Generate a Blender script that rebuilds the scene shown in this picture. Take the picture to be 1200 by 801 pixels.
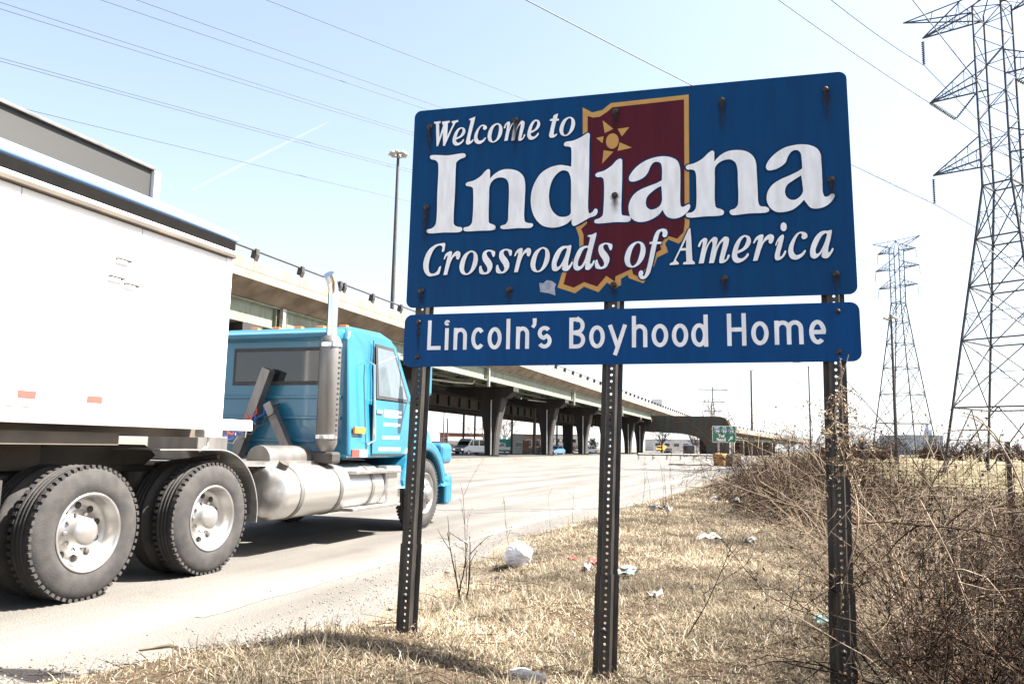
import bpy, bmesh, math, random
import numpy as np
from mathutils import Vector, Matrix, noise as mnoise
from mathutils.geometry import tessellate_polygon

for o in list(bpy.data.objects):
    bpy.data.objects.remove(o)
scene = bpy.context.scene
COL = scene.collection
rnd = random.Random(7)
RNG = np.random.default_rng(11)
R = math.radians

# ------------------------------------------------------------------ camera
CAM_H = 1.26
FPX = 933.0                                   # focal length for a 1200 px wide frame
PITCH = math.atan(121.5 / FPX)
ROLL = 0.02
fw = np.array([0, math.cos(PITCH), math.sin(PITCH)])
r0 = np.array([1.0, 0, 0])
u0 = np.array([0, -math.sin(PITCH), math.cos(PITCH)])
rt = math.cos(ROLL) * r0 + math.sin(ROLL) * u0
up = math.cos(ROLL) * u0 - math.sin(ROLL) * r0
cam_data = bpy.data.cameras.new('camera')
cam = bpy.data.objects.new('camera', cam_data)
COL.objects.link(cam)
cam.matrix_world = Matrix(((rt[0], up[0], -fw[0], 0), (rt[1], up[1], -fw[1], 0),
                           (rt[2], up[2], -fw[2], CAM_H), (0, 0, 0, 1)))
cam_data.sensor_width = 36.0
cam_data.lens = FPX / 1200 * 36.0
cam_data.clip_start = 0.05
cam_data.clip_end = 30000
scene.camera = cam

# ------------------------------------------------------------------ sky, sun, exposure
SUN_AZ = R(88.0)          # clockwise from +Y
SUN_EL = R(53.0)
world = bpy.data.worlds.new('World')
scene.world = world
world.use_nodes = True
wn = world.node_tree
for n_ in list(wn.nodes):
    wn.nodes.remove(n_)
sky = wn.nodes.new('ShaderNodeTexSky')
sky.sky_type = 'NISHITA'
sky.sun_disc = False
sky.sun_elevation = SUN_EL
sky.sun_rotation = SUN_AZ
sky.air_density = 1.0
sky.dust_density = 0.6
sky.ozone_density = 1.0
hazy = wn.nodes.new('ShaderNodeTexSky')          # thin spring haze: same sun, far more dust
hazy.sky_type = 'NISHITA'
hazy.sun_disc = False
hazy.sun_elevation = SUN_EL
hazy.sun_rotation = SUN_AZ
hazy.dust_density = 9.0
veil = wn.nodes.new('ShaderNodeMix')
veil.data_type = 'RGBA'
veil.inputs[0].default_value = 0.4
wn.links.new(sky.outputs[0], veil.inputs[6])
wn.links.new(hazy.outputs[0], veil.inputs[7])
# high thin cloud veil: even all round, thicker to the eye towards the horizon (longer path through it)
wtc = wn.nodes.new('ShaderNodeTexCoord')
wsep = wn.nodes.new('ShaderNodeSeparateXYZ')
wmax = wn.nodes.new('ShaderNodeMath'); wmax.operation = 'MAXIMUM'; wmax.inputs[1].default_value = 0.04
wdiv = wn.nodes.new('ShaderNodeMath'); wdiv.operation = 'DIVIDE'; wdiv.inputs[0].default_value = -0.062
wexp = wn.nodes.new('ShaderNodeMath'); wexp.operation = 'EXPONENT'
wone = wn.nodes.new('ShaderNodeMath'); wone.operation = 'SUBTRACT'; wone.inputs[0].default_value = 1.0
wn.links.new(wtc.outputs['Generated'], wsep.inputs[0])
wn.links.new(wsep.outputs['Z'], wmax.inputs[0])
wn.links.new(wmax.outputs[0], wdiv.inputs[1])
wn.links.new(wdiv.outputs[0], wexp.inputs[0])
wn.links.new(wexp.outputs[0], wone.inputs[1])
cirrus = wn.nodes.new('ShaderNodeMix'); cirrus.data_type = 'RGBA'
cirrus.inputs[7].default_value = (4.9, 5.0, 5.1, 1)
wn.links.new(wone.outputs[0], cirrus.inputs[0])
wn.links.new(veil.outputs[2], cirrus.inputs[6])
bg = wn.nodes.new('ShaderNodeBackground')
bg.inputs['Strength'].default_value = 0.055
wo = wn.nodes.new('ShaderNodeOutputWorld')
wn.links.new(cirrus.outputs[2], bg.inputs[0])
wn.links.new(bg.outputs[0], wo.inputs[0])
sun_d = bpy.data.lights.new('sun', 'SUN')
sun_d.energy = 5.0
sun_d.angle = R(0.53)
sun_d.color = (1.0, 0.95, 0.88)
sun = bpy.data.objects.new('sun', sun_d)
COL.objects.link(sun)
to_sun = Vector((math.sin(SUN_AZ) * math.cos(SUN_EL), math.cos(SUN_AZ) * math.cos(SUN_EL), math.sin(SUN_EL)))
sun.rotation_euler = to_sun.to_track_quat('Z', 'Y').to_euler()
sun.location = to_sun * 60
scene.view_settings.view_transform = 'Standard'
scene.view_settings.look = 'None'
scene.view_settings.gamma = 1.0
scene.view_settings.use_curve_mapping = False
scene.view_settings.exposure = 2.65
scene.cycles.use_denoising = True
scene.cycles.max_bounces = 6
scene.cycles.transparent_max_bounces = 12

# ------------------------------------------------------------------ materials
MATS = {}
def mat(name, c1, c2=None, rough=0.7, metal=0.0, scale=6.0, bump=0.0, bscale=None, spec=0.5,
        stretch=(1, 1, 1), c3=None, detail=6.0, trans=0.0, alpha=None, coat=0.0, lo=0.35, hi=0.65):
    """procedural material: noise mixes two (or three) colours, second noise gives fine relief"""
    if name in MATS:
        return MATS[name]
    m = bpy.data.materials.new(name)
    m.use_nodes = True
    nt = m.node_tree
    b = nt.nodes['Principled BSDF']
    b.inputs['Roughness'].default_value = rough
    b.inputs['Metallic'].default_value = metal
    b.inputs['Specular IOR Level'].default_value = spec
    if coat:
        b.inputs['Coat Weight'].default_value = coat
    if trans:
        b.inputs['Transmission Weight'].default_value = trans
    tc = nt.nodes.new('ShaderNodeTexCoord')
    mp = nt.nodes.new('ShaderNodeMapping')
    mp.inputs['Scale'].default_value = stretch
    nt.links.new(tc.outputs['Object'], mp.inputs[0])
    nz = nt.nodes.new('ShaderNodeTexNoise')
    nz.inputs['Scale'].default_value = scale
    nz.inputs['Detail'].default_value = detail
    nt.links.new(mp.outputs[0], nz.inputs['Vector'])
    rp = nt.nodes.new('ShaderNodeValToRGB')
    rp.color_ramp.elements[0].position = lo
    rp.color_ramp.elements[1].position = hi
    rp.color_ramp.elements[0].color = (*c1, 1)
    rp.color_ramp.elements[1].color = (*(c2 or [x * 0.8 for x in c1]), 1)
    if c3:
        e = rp.color_ramp.elements.new(min(0.95, hi + 0.12))
        e.color = (*c3, 1)
    nt.links.new(nz.outputs['Fac'], rp.inputs[0])
    nt.links.new(rp.outputs[0], b.inputs['Base Color'])
    if bump:
        n2 = nt.nodes.new('ShaderNodeTexNoise')
        n2.inputs['Scale'].default_value = bscale or scale * 8
        n2.inputs['Detail'].default_value = 4
        nt.links.new(mp.outputs[0], n2.inputs['Vector'])
        bp = nt.nodes.new('ShaderNodeBump')
        bp.inputs['Strength'].default_value = bump
        bp.inputs['Distance'].default_value = 0.02
        nt.links.new(n2.outputs['Fac'], bp.inputs['Height'])
        nt.links.new(bp.outputs[0], b.inputs['Normal'])
    if alpha is not None:
        b.inputs['Alpha'].default_value = alpha
    MATS[name] = m
    return m

def attr_mat(name, rough=0.8, attr='tint', transl=0.25):
    m = bpy.data.materials.new(name)
    m.use_nodes = True
    nt = m.node_tree
    b = nt.nodes['Principled BSDF']
    b.inputs['Roughness'].default_value = rough
    b.inputs['Specular IOR Level'].default_value = 0.25
    a = nt.nodes.new('ShaderNodeAttribute')
    a.attribute_name = attr
    nt.links.new(a.outputs['Color'], b.inputs['Base Color'])
    if transl:
        tr = nt.nodes.new('ShaderNodeBsdfTranslucent')
        nt.links.new(a.outputs['Color'], tr.inputs['Color'])
        mx = nt.nodes.new('ShaderNodeMixShader')
        mx.inputs[0].default_value = transl
        nt.links.new(b.outputs[0], mx.inputs[1])
        nt.links.new(tr.outputs[0], mx.inputs[2])
        nt.links.new(mx.outputs[0], nt.nodes['Material Output'].inputs[0])
    return m

def M_(k): return MATS[k]
mat('sign_blue', (0.0, 0.042, 0.128), (0.001, 0.034, 0.106), 0.5, spec=0.12, scale=3, stretch=(6, 1, .7), bump=0.02, bscale=60)
mat('plaque_blue', (0.0, 0.047, 0.162), (0.001, 0.04, 0.135), 0.5, spec=0.12, scale=3, stretch=(6, 1, .7), bump=0.02, bscale=60)
mat('sign_white', (0.76, 0.77, 0.77), (0.64, 0.64, 0.63), 0.5, spec=0.2, scale=5, stretch=(5, 1, 1.2))
mat('sign_navy', (0.0, 0.028, 0.09), (0.0, 0.024, 0.08), 0.5, spec=0.12)
mat('sign_gold', (0.46, 0.26, 0.075), (0.41, 0.23, 0.065), 0.5, spec=0.2, scale=8)
mat('sign_maroon', (0.074, 0.008, 0.016), (0.06, 0.0065, 0.013), 0.5, spec=0.12, scale=4, stretch=(6, 1, .7))
mat('bolt_dark', (0.012, 0.011, 0.01), (0.028, 0.02, 0.015), 0.6, metal=0.0, scale=90)
mat('post_steel', (0.018, 0.017, 0.016), (0.045, 0.038, 0.032), 0.5, metal=0.35, scale=14, stretch=(3, 3, .5), bump=0.1, bscale=200, c3=(0.08, 0.06, 0.045))
mat('alu_edge', (0.6, 0.62, 0.62), (0.5, 0.5, 0.5), 0.4, metal=0.8)
mat('sticker', (0.36, 0.38, 0.43), (0.2, 0.22, 0.28), 0.8, scale=30)
mat('concrete', (0.22, 0.192, 0.155), (0.155, 0.13, 0.1), 0.85, scale=0.9, bump=0.25, bscale=14, c3=(0.13, 0.1, 0.072))
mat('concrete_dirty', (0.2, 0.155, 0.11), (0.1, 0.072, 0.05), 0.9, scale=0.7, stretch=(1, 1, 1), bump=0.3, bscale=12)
mat('girder_green', (0.17, 0.2, 0.155), (0.11, 0.12, 0.085), 0.7, scale=2.2, stretch=(1.6, 1, .5), bump=0.15, bscale=10, c3=(0.1, 0.058, 0.034))
mat('girder_dark', (0.03, 0.027, 0.025), (0.018, 0.015, 0.014), 0.85, scale=1.2)
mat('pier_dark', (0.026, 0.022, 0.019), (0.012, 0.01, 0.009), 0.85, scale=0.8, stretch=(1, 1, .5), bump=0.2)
mat('bent_steel', (0.04, 0.05, 0.039), (0.05, 0.03, 0.02), 0.75, scale=0.6, stretch=(2, 2, .4), c3=(0.025, 0.025, 0.022))
mat('rail_dark', (0.03, 0.03, 0.03), (0.06, 0.055, 0.05), 0.6, metal=0.3, scale=3)
mat('galv', (0.5, 0.5, 0.48), (0.36, 0.35, 0.33), 0.5, metal=0.6, scale=5)
mat('tower_steel', (0.035, 0.038, 0.043), (0.02, 0.022, 0.026), 0.6, metal=0.0, scale=2)
mat('insulator', (0.05, 0.06, 0.06), (0.03, 0.035, 0.035), 0.35, scale=10)
mat('wire', (0.03, 0.032, 0.036), (0.02, 0.022, 0.025), 0.6)
mat('pole_steel', (0.05, 0.045, 0.042), (0.035, 0.03, 0.03), 0.6, metal=0.2, scale=2)
mat('lamp_grey', (0.35, 0.35, 0.33), (0.25, 0.25, 0.24), 0.5)
mat('wood_pole', (0.06, 0.045, 0.035), (0.09, 0.065, 0.045), 0.9, scale=4, stretch=(5, 5, .4))
mat('twig_brown', (0.03, 0.017, 0.0105), (0.013, 0.0075, 0.005), 0.9, spec=0.1, scale=9, c3=(0.1, 0.062, 0.038))
mat('twig_pale', (0.22, 0.165, 0.108), (0.11, 0.078, 0.048), 0.8, scale=9)
mat('twig_dark', (0.014, 0.0095, 0.007), (0.008, 0.0058, 0.0045), 0.9, spec=0.1, scale=9)
mat('dry_leaf', (0.095, 0.056, 0.033), (0.03, 0.017, 0.011), 0.9, spec=0.1, scale=12)
mat('leaf_pale', (0.3, 0.23, 0.15), (0.19, 0.13, 0.08), 0.8, scale=12)
mat('bark', (0.12, 0.09, 0.07), (0.08, 0.06, 0.045), 0.9, scale=6)
mat('plastic_white', (0.55, 0.55, 0.58), (0.42, 0.42, 0.45), 0.35, scale=5, bump=0.15, bscale=18)
mat('paper_white', (0.34, 0.33, 0.31), (0.2, 0.185, 0.16), 0.8, scale=12)
mat('litter_red', (0.25, 0.018, 0.018), (0.16, 0.012, 0.012), 0.45, scale=10)
mat('litter_cyan', (0.12, 0.26, 0.25), (0.3, 0.33, 0.31), 0.4, scale=14)
mat('litter_dark', (0.03, 0.03, 0.03), (0.06, 0.05, 0.045), 0.6, scale=10)
mat('cardboard', (0.42, 0.3, 0.18), (0.32, 0.22, 0.13), 0.85, scale=8)
# truck
mat('trailer_white', (0.78, 0.78, 0.77), (0.66, 0.65, 0.63), 0.35, scale=2, stretch=(.5, 1, 1.6))
mat('trailer_frame', (0.75, 0.74, 0.72), (0.6, 0.58, 0.54), 0.5, scale=4)
mat('board_grey', (0.024, 0.0235, 0.022), (0.018, 0.0175, 0.016), 0.6, scale=1.5, stretch=(.25, 1, 2))
mat('tarp_blue', (0.3, 0.42, 0.62), (0.16, 0.3, 0.58), 0.4, scale=2, stretch=(.3, 2, 2))
mat('cab_blue', (0.014, 0.125, 0.205), (0.016, 0.1, 0.165), 0.3, scale=1.4, coat=0.5, bump=0.02, bscale=3, lo=.4, hi=.75)
mat('black_rubber', (0.016, 0.015, 0.0145), (0.035, 0.031, 0.028), 0.85, scale=8, bump=0.15, bscale=80)
mat('alloy', (0.5, 0.49, 0.475), (0.33, 0.315, 0.295), 0.34, metal=0.85, scale=5)
mat('tank_alu', (0.62, 0.61, 0.595), (0.45, 0.435, 0.415), 0.3, metal=0.85, scale=3, stretch=(.2, 3, 3))
mat('chassis_dark', (0.025, 0.022, 0.02), (0.05, 0.042, 0.035), 0.75, scale=3)
mat('chassis_dirty', (0.1, 0.08, 0.06), (0.06, 0.05, 0.04), 0.8, scale=3)
mat('shield_grey', (0.2, 0.19, 0.178), (0.13, 0.122, 0.112), 0.4, metal=0.6, scale=3, stretch=(2, 2, .4))
mat('chrome', (0.75, 0.77, 0.8), (0.7, 0.72, 0.75), 0.12, metal=1.0)
mat('glass_dark', (0.015, 0.018, 0.02), (0.012, 0.014, 0.016), 0.06, spec=0.8)
mat('glass_pane', (0.1, 0.12, 0.13), (0.08, 0.1, 0.11), 0.08, spec=0.8)
mat('orange_lens', (0.8, 0.2, 0.04), (0.7, 0.16, 0.03), 0.3)
mat('red_lens', (0.6, 0.05, 0.04), (0.5, 0.04, 0.03), 0.3)
mat('tape_red', (0.3, 0.07, 0.055), (0.26, 0.06, 0.05), 0.4)
mat('hose_black', (0.02, 0.02, 0.02), (0.03, 0.03, 0.03), 0.6)
mat('hose_blue', (0.02, 0.06, 0.3), (0.02, 0.05, 0.25), 0.5)
mat('gap_black', (0.004, 0.004, 0.004), (0.006, 0.0055, 0.005), 0.9, spec=0.1)  # black painted for the shade line under the trailer tarp
mat('white_paint', (0.8, 0.8, 0.79), (0.7, 0.7, 0.69), 0.4)
# background
mat('guide_green', (0.006, 0.17, 0.085), (0.006, 0.15, 0.075), 0.45, scale=3)
mat('reflect_white', (0.82, 0.83, 0.84), (0.78, 0.79, 0.8), 0.5)
mat('shield_blue', (0.02, 0.07, 0.3), (0.02, 0.06, 0.26), 0.45)
mat('drum_orange', (0.5, 0.26, 0.1), (0.4, 0.2, 0.08), 0.6, scale=3)
mat('brick_red', (0.22, 0.08, 0.05), (0.16, 0.06, 0.04), 0.85, scale=3)
mat('bld_white', (0.5, 0.49, 0.46), (0.4, 0.39, 0.36), 0.7, scale=1)
mat('bld_brown', (0.26, 0.14, 0.09), (0.19, 0.1, 0.07), 0.8, scale=2)
mat('container_green', (0.02, 0.2, 0.14), (0.02, 0.16, 0.11), 0.5, scale=2)
mat('bld_bluegrey', (0.26, 0.3, 0.36), (0.22, 0.26, 0.32), 0.7, scale=.3)
mat('roof_dark', (0.08, 0.075, 0.07), (0.06, 0.055, 0.05), 0.8)
mat('rubble', (0.22, 0.195, 0.165), (0.12, 0.105, 0.09), 0.9, scale=3)
mat('car_white', (0.78, 0.79, 0.8), (0.72, 0.73, 0.74), 0.3, coat=0.5)
mat('car_silver', (0.5, 0.52, 0.55), (0.45, 0.47, 0.5), 0.3, metal=0.4, coat=0.5)
mat('car_black', (0.02, 0.02, 0.022), (0.025, 0.025, 0.028), 0.3, coat=0.5)
mat('car_blue', (0.08, 0.16, 0.32), (0.07, 0.14, 0.28), 0.3, coat=0.5)
mat('car_yellow', (0.7, 0.4, 0.03), (0.6, 0.34, 0.03), 0.4)
mat('white_vapour', (0.9, 0.9, 0.92), (0.85, 0.85, 0.88), 1.0, alpha=0.12)

# ------------------------------------------------------------------ mesh helpers
class MB:
    def __init__(s):
        s.v = []; s.f = []
    def add(s, v, f):
        o = len(s.v)
        s.v.extend([tuple(p) for p in v])
        s.f.extend([tuple(i + o for i in q) for q in f])
        return s
    def box(s, x0, x1, y0, y1, z0, z1):
        v = [(x0, y0, z0), (x1, y0, z0), (x1, y1, z0), (x0, y1, z0), (x0, y0, z1), (x1, y0, z1), (x1, y1, z1), (x0, y1, z1)]
        return s.add(v, [(3, 2, 1, 0), (4, 5, 6, 7), (0, 1, 5, 4), (1, 2, 6, 5), (2, 3, 7, 6), (3, 0, 4, 7)])
    def prism(s, poly, a0, a1, axis='y', sc=1.0, c=(0, 0)):
        """extrude a 2D polygon along an axis. axis y: poly=(x,z); axis x: poly=(y,z); axis z: poly=(x,y)"""
        n = len(poly)
        def P(p, a):
            return {'y': (p[0], a, p[1]), 'x': (a, p[0], p[1]), 'z': (p[0], p[1], a)}[axis]
        q = [(c[0] + (p[0] - c[0]) * sc, c[1] + (p[1] - c[1]) * sc) for p in poly]
        v = [P(p, a0) for p in poly] + [P(p, a1) for p in q]
        f = [tuple(range(n))[::-1], tuple(range(n, 2 * n))] + [(i, (i + 1) % n, n + (i + 1) % n, n + i) for i in range(n)]
        return s.add(v, f)
    def lathe(s, prof, n=32, axis='y', c=(0, 0, 0)):
        """prof = [(radius, offset along axis)]"""
        v = []
        for r, a in prof:
            for k in range(n):
                t = 2 * math.pi * k / n
                x, z = r * math.cos(t), r * math.sin(t)
                p = {'y': (x, a, z), 'x': (a, x, z), 'z': (x, z, a)}[axis]
                v.append((p[0] + c[0], p[1] + c[1], p[2] + c[2]))
        f = []
        m = len(prof)
        for i in range(m - 1):
            for k in range(n):
                k2 = (k + 1) % n
                f.append((i * n + k, i * n + k2, (i + 1) * n + k2, (i + 1) * n + k))
        return s.add(v, f)
    def cyl(s, p0, p1, r0_, r1_=None, n=12, caps=True):
        r1_ = r0_ if r1_ is None else r1_
        return s.tube([p0, p1], [r0_, r1_], n, caps)
    def tube(s, pts, rad, n=8, caps=True):
        pts = [Vector(p) for p in pts]
        m = len(pts)
        if not hasattr(rad, '__len__'):
            rad = [rad] * m
        v = []
        ref = None
        for i, p in enumerate(pts):
            d = (pts[min(i + 1, m - 1)] - pts[max(i - 1, 0)])
            if d.length < 1e-9: d = Vector((0, 0, 1))
            d.normalize()
            if ref is None:
                ref = d.orthogonal().normalized()
            else:
                ref = (ref - d * ref.dot(d))
                ref = ref.normalized() if ref.length > 1e-6 else d.orthogonal().normalized()
            b = d.cross(ref)
            for k in range(n):
                t = 2 * math.pi * k / n
                v.append(p + (ref * math.cos(t) + b * math.sin(t)) * rad[i])
        f = [(i * n + k, i * n + (k + 1) % n, (i + 1) * n + (k + 1) % n, (i + 1) * n + k) for i in range(m - 1) for k in range(n)]
        if caps:
            f += [tuple(range(n))[::-1], tuple(range((m - 1) * n, m * n))]
        return s.add(v, f)
    def bar(s, p0, p1, w):
        """square-section member"""
        return s.tube([p0, p1], w * 0.7071, 4, True)
    def mesh(s, name, m, smooth=False):
        me = bpy.data.meshes.new(name)
        me.from_pydata(s.v, [], s.f)
        if m is not None:
            me.materials.append(MATS[m] if isinstance(m, str) else m)
        if smooth:
            me.polygons.foreach_set('use_smooth', [True] * len(me.polygons))
        me.update()
        return me
    def build(s, name, m, parent=None, smooth=False, bev=0.0, seg=2, ang=40, loc=None, rotz=None):
        o = bpy.data.objects.new(name, s.mesh(name, m, smooth))
        COL.objects.link(o)
        if parent is not None:
            o.parent = parent
        if bev:
            bm = o.modifiers.new('bevel', 'BEVEL')
            bm.width = bev; bm.segments = seg; bm.limit_method = 'ANGLE'; bm.angle_limit = R(ang)
            bm.harden_normals = False
        if loc is not None: o.location = loc
        if rotz is not None: o.rotation_euler = (0, 0, rotz)
        if smooth:
            es = o.modifiers.new('edges', 'EDGE_SPLIT')
            es.split_angle = R(45)
        return o

def tag(o, label=None, cat=None, group=None, kind=None):
    if label: o['label'] = label
    if cat: o['category'] = cat
    if group: o['group'] = group
    if kind: o['kind'] = kind
    return o
def thing(name, label, cat, loc=(0, 0, 0), rotz=0.0, group=None):
    o = bpy.data.objects.new(name, None)
    o.empty_display_size = 0.2
    COL.objects.link(o)
    o.location = loc
    o.rotation_euler = (0, 0, rotz)
    return tag(o, label, cat, group)
def inst(me, name, parent, loc=(0, 0, 0), rot=(0, 0, 0), scale=(1, 1, 1)):
    o = bpy.data.objects.new(name, me)
    COL.objects.link(o)
    o.parent = parent
    o.location = loc; o.rotation_euler = rot; o.scale = scale
    return o
def copy_tree(o, parent=None):
    c = o.copy()
    COL.objects.link(c)
    c.parent = parent
    for ch in list(o.children):
        copy_tree(ch, c)
    return c

def smooth01(a, b, x):
    t = np.clip((np.asarray(x, float) - a) / (b - a), 0, 1)
    return t * t * (3 - 2 * t)

# ------------------------------------------------------------------ ground, road
EY = np.array([-400, -40, 0, 3.0, 4.3, 4.75, 5.0, 5.8, 7.2, 11.2, 15.9, 22.3, 43.5, 98, 300, 3000])
EX = np.array([-140, -18, -4.6, -3.5, -2.7, -2.0, -1.45, -1.2, -0.96, -0.06, 1.74, 4.3, 11.8, 30.5, 100, 1030])
def wob(x, y):
    return (np.sin(x * 1.7 + y * 0.9) + np.sin(x * 0.8 - y * 2.3 + 1.3) + np.sin(x * 3.9 + y * 3.1 + 0.4) * 0.5
            + np.sin(x * 6.3 - y * 5.2) * 0.3) / 2.8
def edge_x(y):
    return np.interp(y, EY, EX) + 0.07 * np.sin(y * 2.1) + 0.04 * np.sin(y * 5.3 + 1)
def ground_h(x, y):
    x = np.asarray(x, float); y = np.asarray(y, float)
    d = (x - edge_x(y)) * 0.93
    h = -0.035 + (0.215 + 0.035) * smooth01(-0.1, 1.5, d)
    h = h + 0.022 * wob(x * 1.3, y * 1.3) * smooth01(0.1, 0.8, d) * (1 - smooth01(40, 80, d))
    h = h + 0.05 * np.exp(-((x + 0.6) ** 2 + (y - 4.5) ** 2) / 0.5) - 0.13 * np.exp(-((x - 0.45) ** 2 + (y - 4.25) ** 2) / 0.5) - 0.07 * np.exp(-((x - 1.6) ** 2 + (y - 3.95) ** 2) / 0.4)
    h = h - 0.05 * smooth01(3, 12, d) + 1.0 * smooth01(45, 190, d)
    return h
def axis_lines(dense, lo, hi):
    out = list(np.arange(dense[0], dense[1], dense[2]))
    step = dense[2]; a = out[-1]
    while a < hi:
        step = min(step * 1.16, 400); a += step; out.append(a)
    step = dense[2]; a = out[0]
    while a > lo:
        step = min(step * 1.16, 400); a -= step; out.insert(0, a)
    return np.array(out)
gx = axis_lines((-4.2, 7.5, 0.09), -5000, 5000)
gy = axis_lines((2.6, 17.0, 0.1), -300, 9000)
GX, GY = np.meshgrid(gx, gy)
GZ = ground_h(GX, GY)
nx, ny = len(gx), len(gy)
gv = np.stack([GX.ravel(), GY.ravel(), GZ.ravel()], 1)
ii = (np.arange(ny - 1)[:, None] * nx + np.arange(nx - 1)[None, :]).ravel()
gf = np.stack([ii, ii + 1, ii + nx + 1, ii + nx], 1)
def np_mesh(name, v, f, m, smooth=False, tint=None):
    me = bpy.data.meshes.new(name)
    k = f.shape[1]
    me.vertices.add(len(v)); me.vertices.foreach_set('co', v.astype(np.float32).ravel())
    me.loops.add(f.size); me.loops.foreach_set('vertex_index', f.astype(np.int32).ravel())
    me.polygons.add(len(f)); me.polygons.foreach_set('loop_start', np.arange(0, f.size, k, dtype=np.int32))
    if smooth:
        me.polygons.foreach_set('use_smooth', np.ones(len(f), bool))
    if tint is not None:
        a = me.attributes.new('tint', 'FLOAT_COLOR', 'POINT')
        a.data.foreach_set('color', np.concatenate([tint, np.ones((len(v), 1))], 1).astype(np.float32).ravel())
    me.materials.append(MATS[m] if isinstance(m, str) else m)
    me.update(calc_edges=True)
    me.validate()
    o = bpy.data.objects.new(name, me)
    COL.objects.link(o)
    return o

def ground_material():
    m = bpy.data.materials.new('dry_ground')
    m.use_nodes = True
    nt = m.node_tree; L = nt.links
    b = nt.nodes['Principled BSDF']
    b.inputs['Roughness'].default_value = 0.95
    b.inputs['Specular IOR Level'].default_value = 0.15
    tc = nt.nodes.new('ShaderNodeTexCoord')
    def nz(s, det=6):
        n = nt.nodes.new('ShaderNodeTexNoise'); n.inputs['Scale'].default_value = s; n.inputs['Detail'].default_value = det
        L.new(tc.outputs['Object'], n.inputs['Vector']); return n
    def ramp(src, cols):
        r = nt.nodes.new('ShaderNodeValToRGB')
        r.color_ramp.elements[0].position = cols[0][0]; r.color_ramp.elements[0].color = (*cols[0][1], 1)
        r.color_ramp.elements[1].position = cols[-1][0]; r.color_ramp.elements[1].color = (*cols[-1][1], 1)
        for p, c in cols[1:-1]:
            r.color_ramp.elements.new(p).color = (*c, 1)
        L.new(src, r.inputs[0]); return r
    att = nt.nodes.new('ShaderNodeAttribute'); att.attribute_name = 'tint'
    vary = ramp(nz(0.9).outputs['Fac'], [(0.33, (0.72, 0.68, 0.62)), (0.5, (0.95, 0.94, 0.9)), (0.68, (1, 1, 1))])
    big = nt.nodes.new('ShaderNodeMix'); big.data_type = 'RGBA'; big.blend_type = 'MULTIPLY'; big.inputs[0].default_value = 1.0
    L.new(att.outputs['Color'], big.inputs[6]); L.new(vary.outputs[0], big.inputs[7])
    fine = ramp(nz(38, 8).outputs['Fac'], [(0.32, (0.35, 0.3, 0.24)), (0.55, (1, 1, 1))])
    mx = nt.nodes.new('ShaderNodeMix'); mx.data_type = 'RGBA'; mx.blend_type = 'MULTIPLY'
    mx.inputs[0].default_value = 0.75
    L.new(big.outputs[2], mx.inputs[6]); L.new(fine.outputs[0], mx.inputs[7])
    L.new(mx.outputs[2], b.inputs['Base Color'])
    bp = nt.nodes.new('ShaderNodeBump'); bp.inputs['Strength'].default_value = 0.7; bp.inputs['Distance'].default_value = 0.03
    L.new(nz(26, 8).outputs['Fac'], bp.inputs['Height']); L.new(bp.outputs[0], b.inputs['Normal'])
    return m
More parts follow.
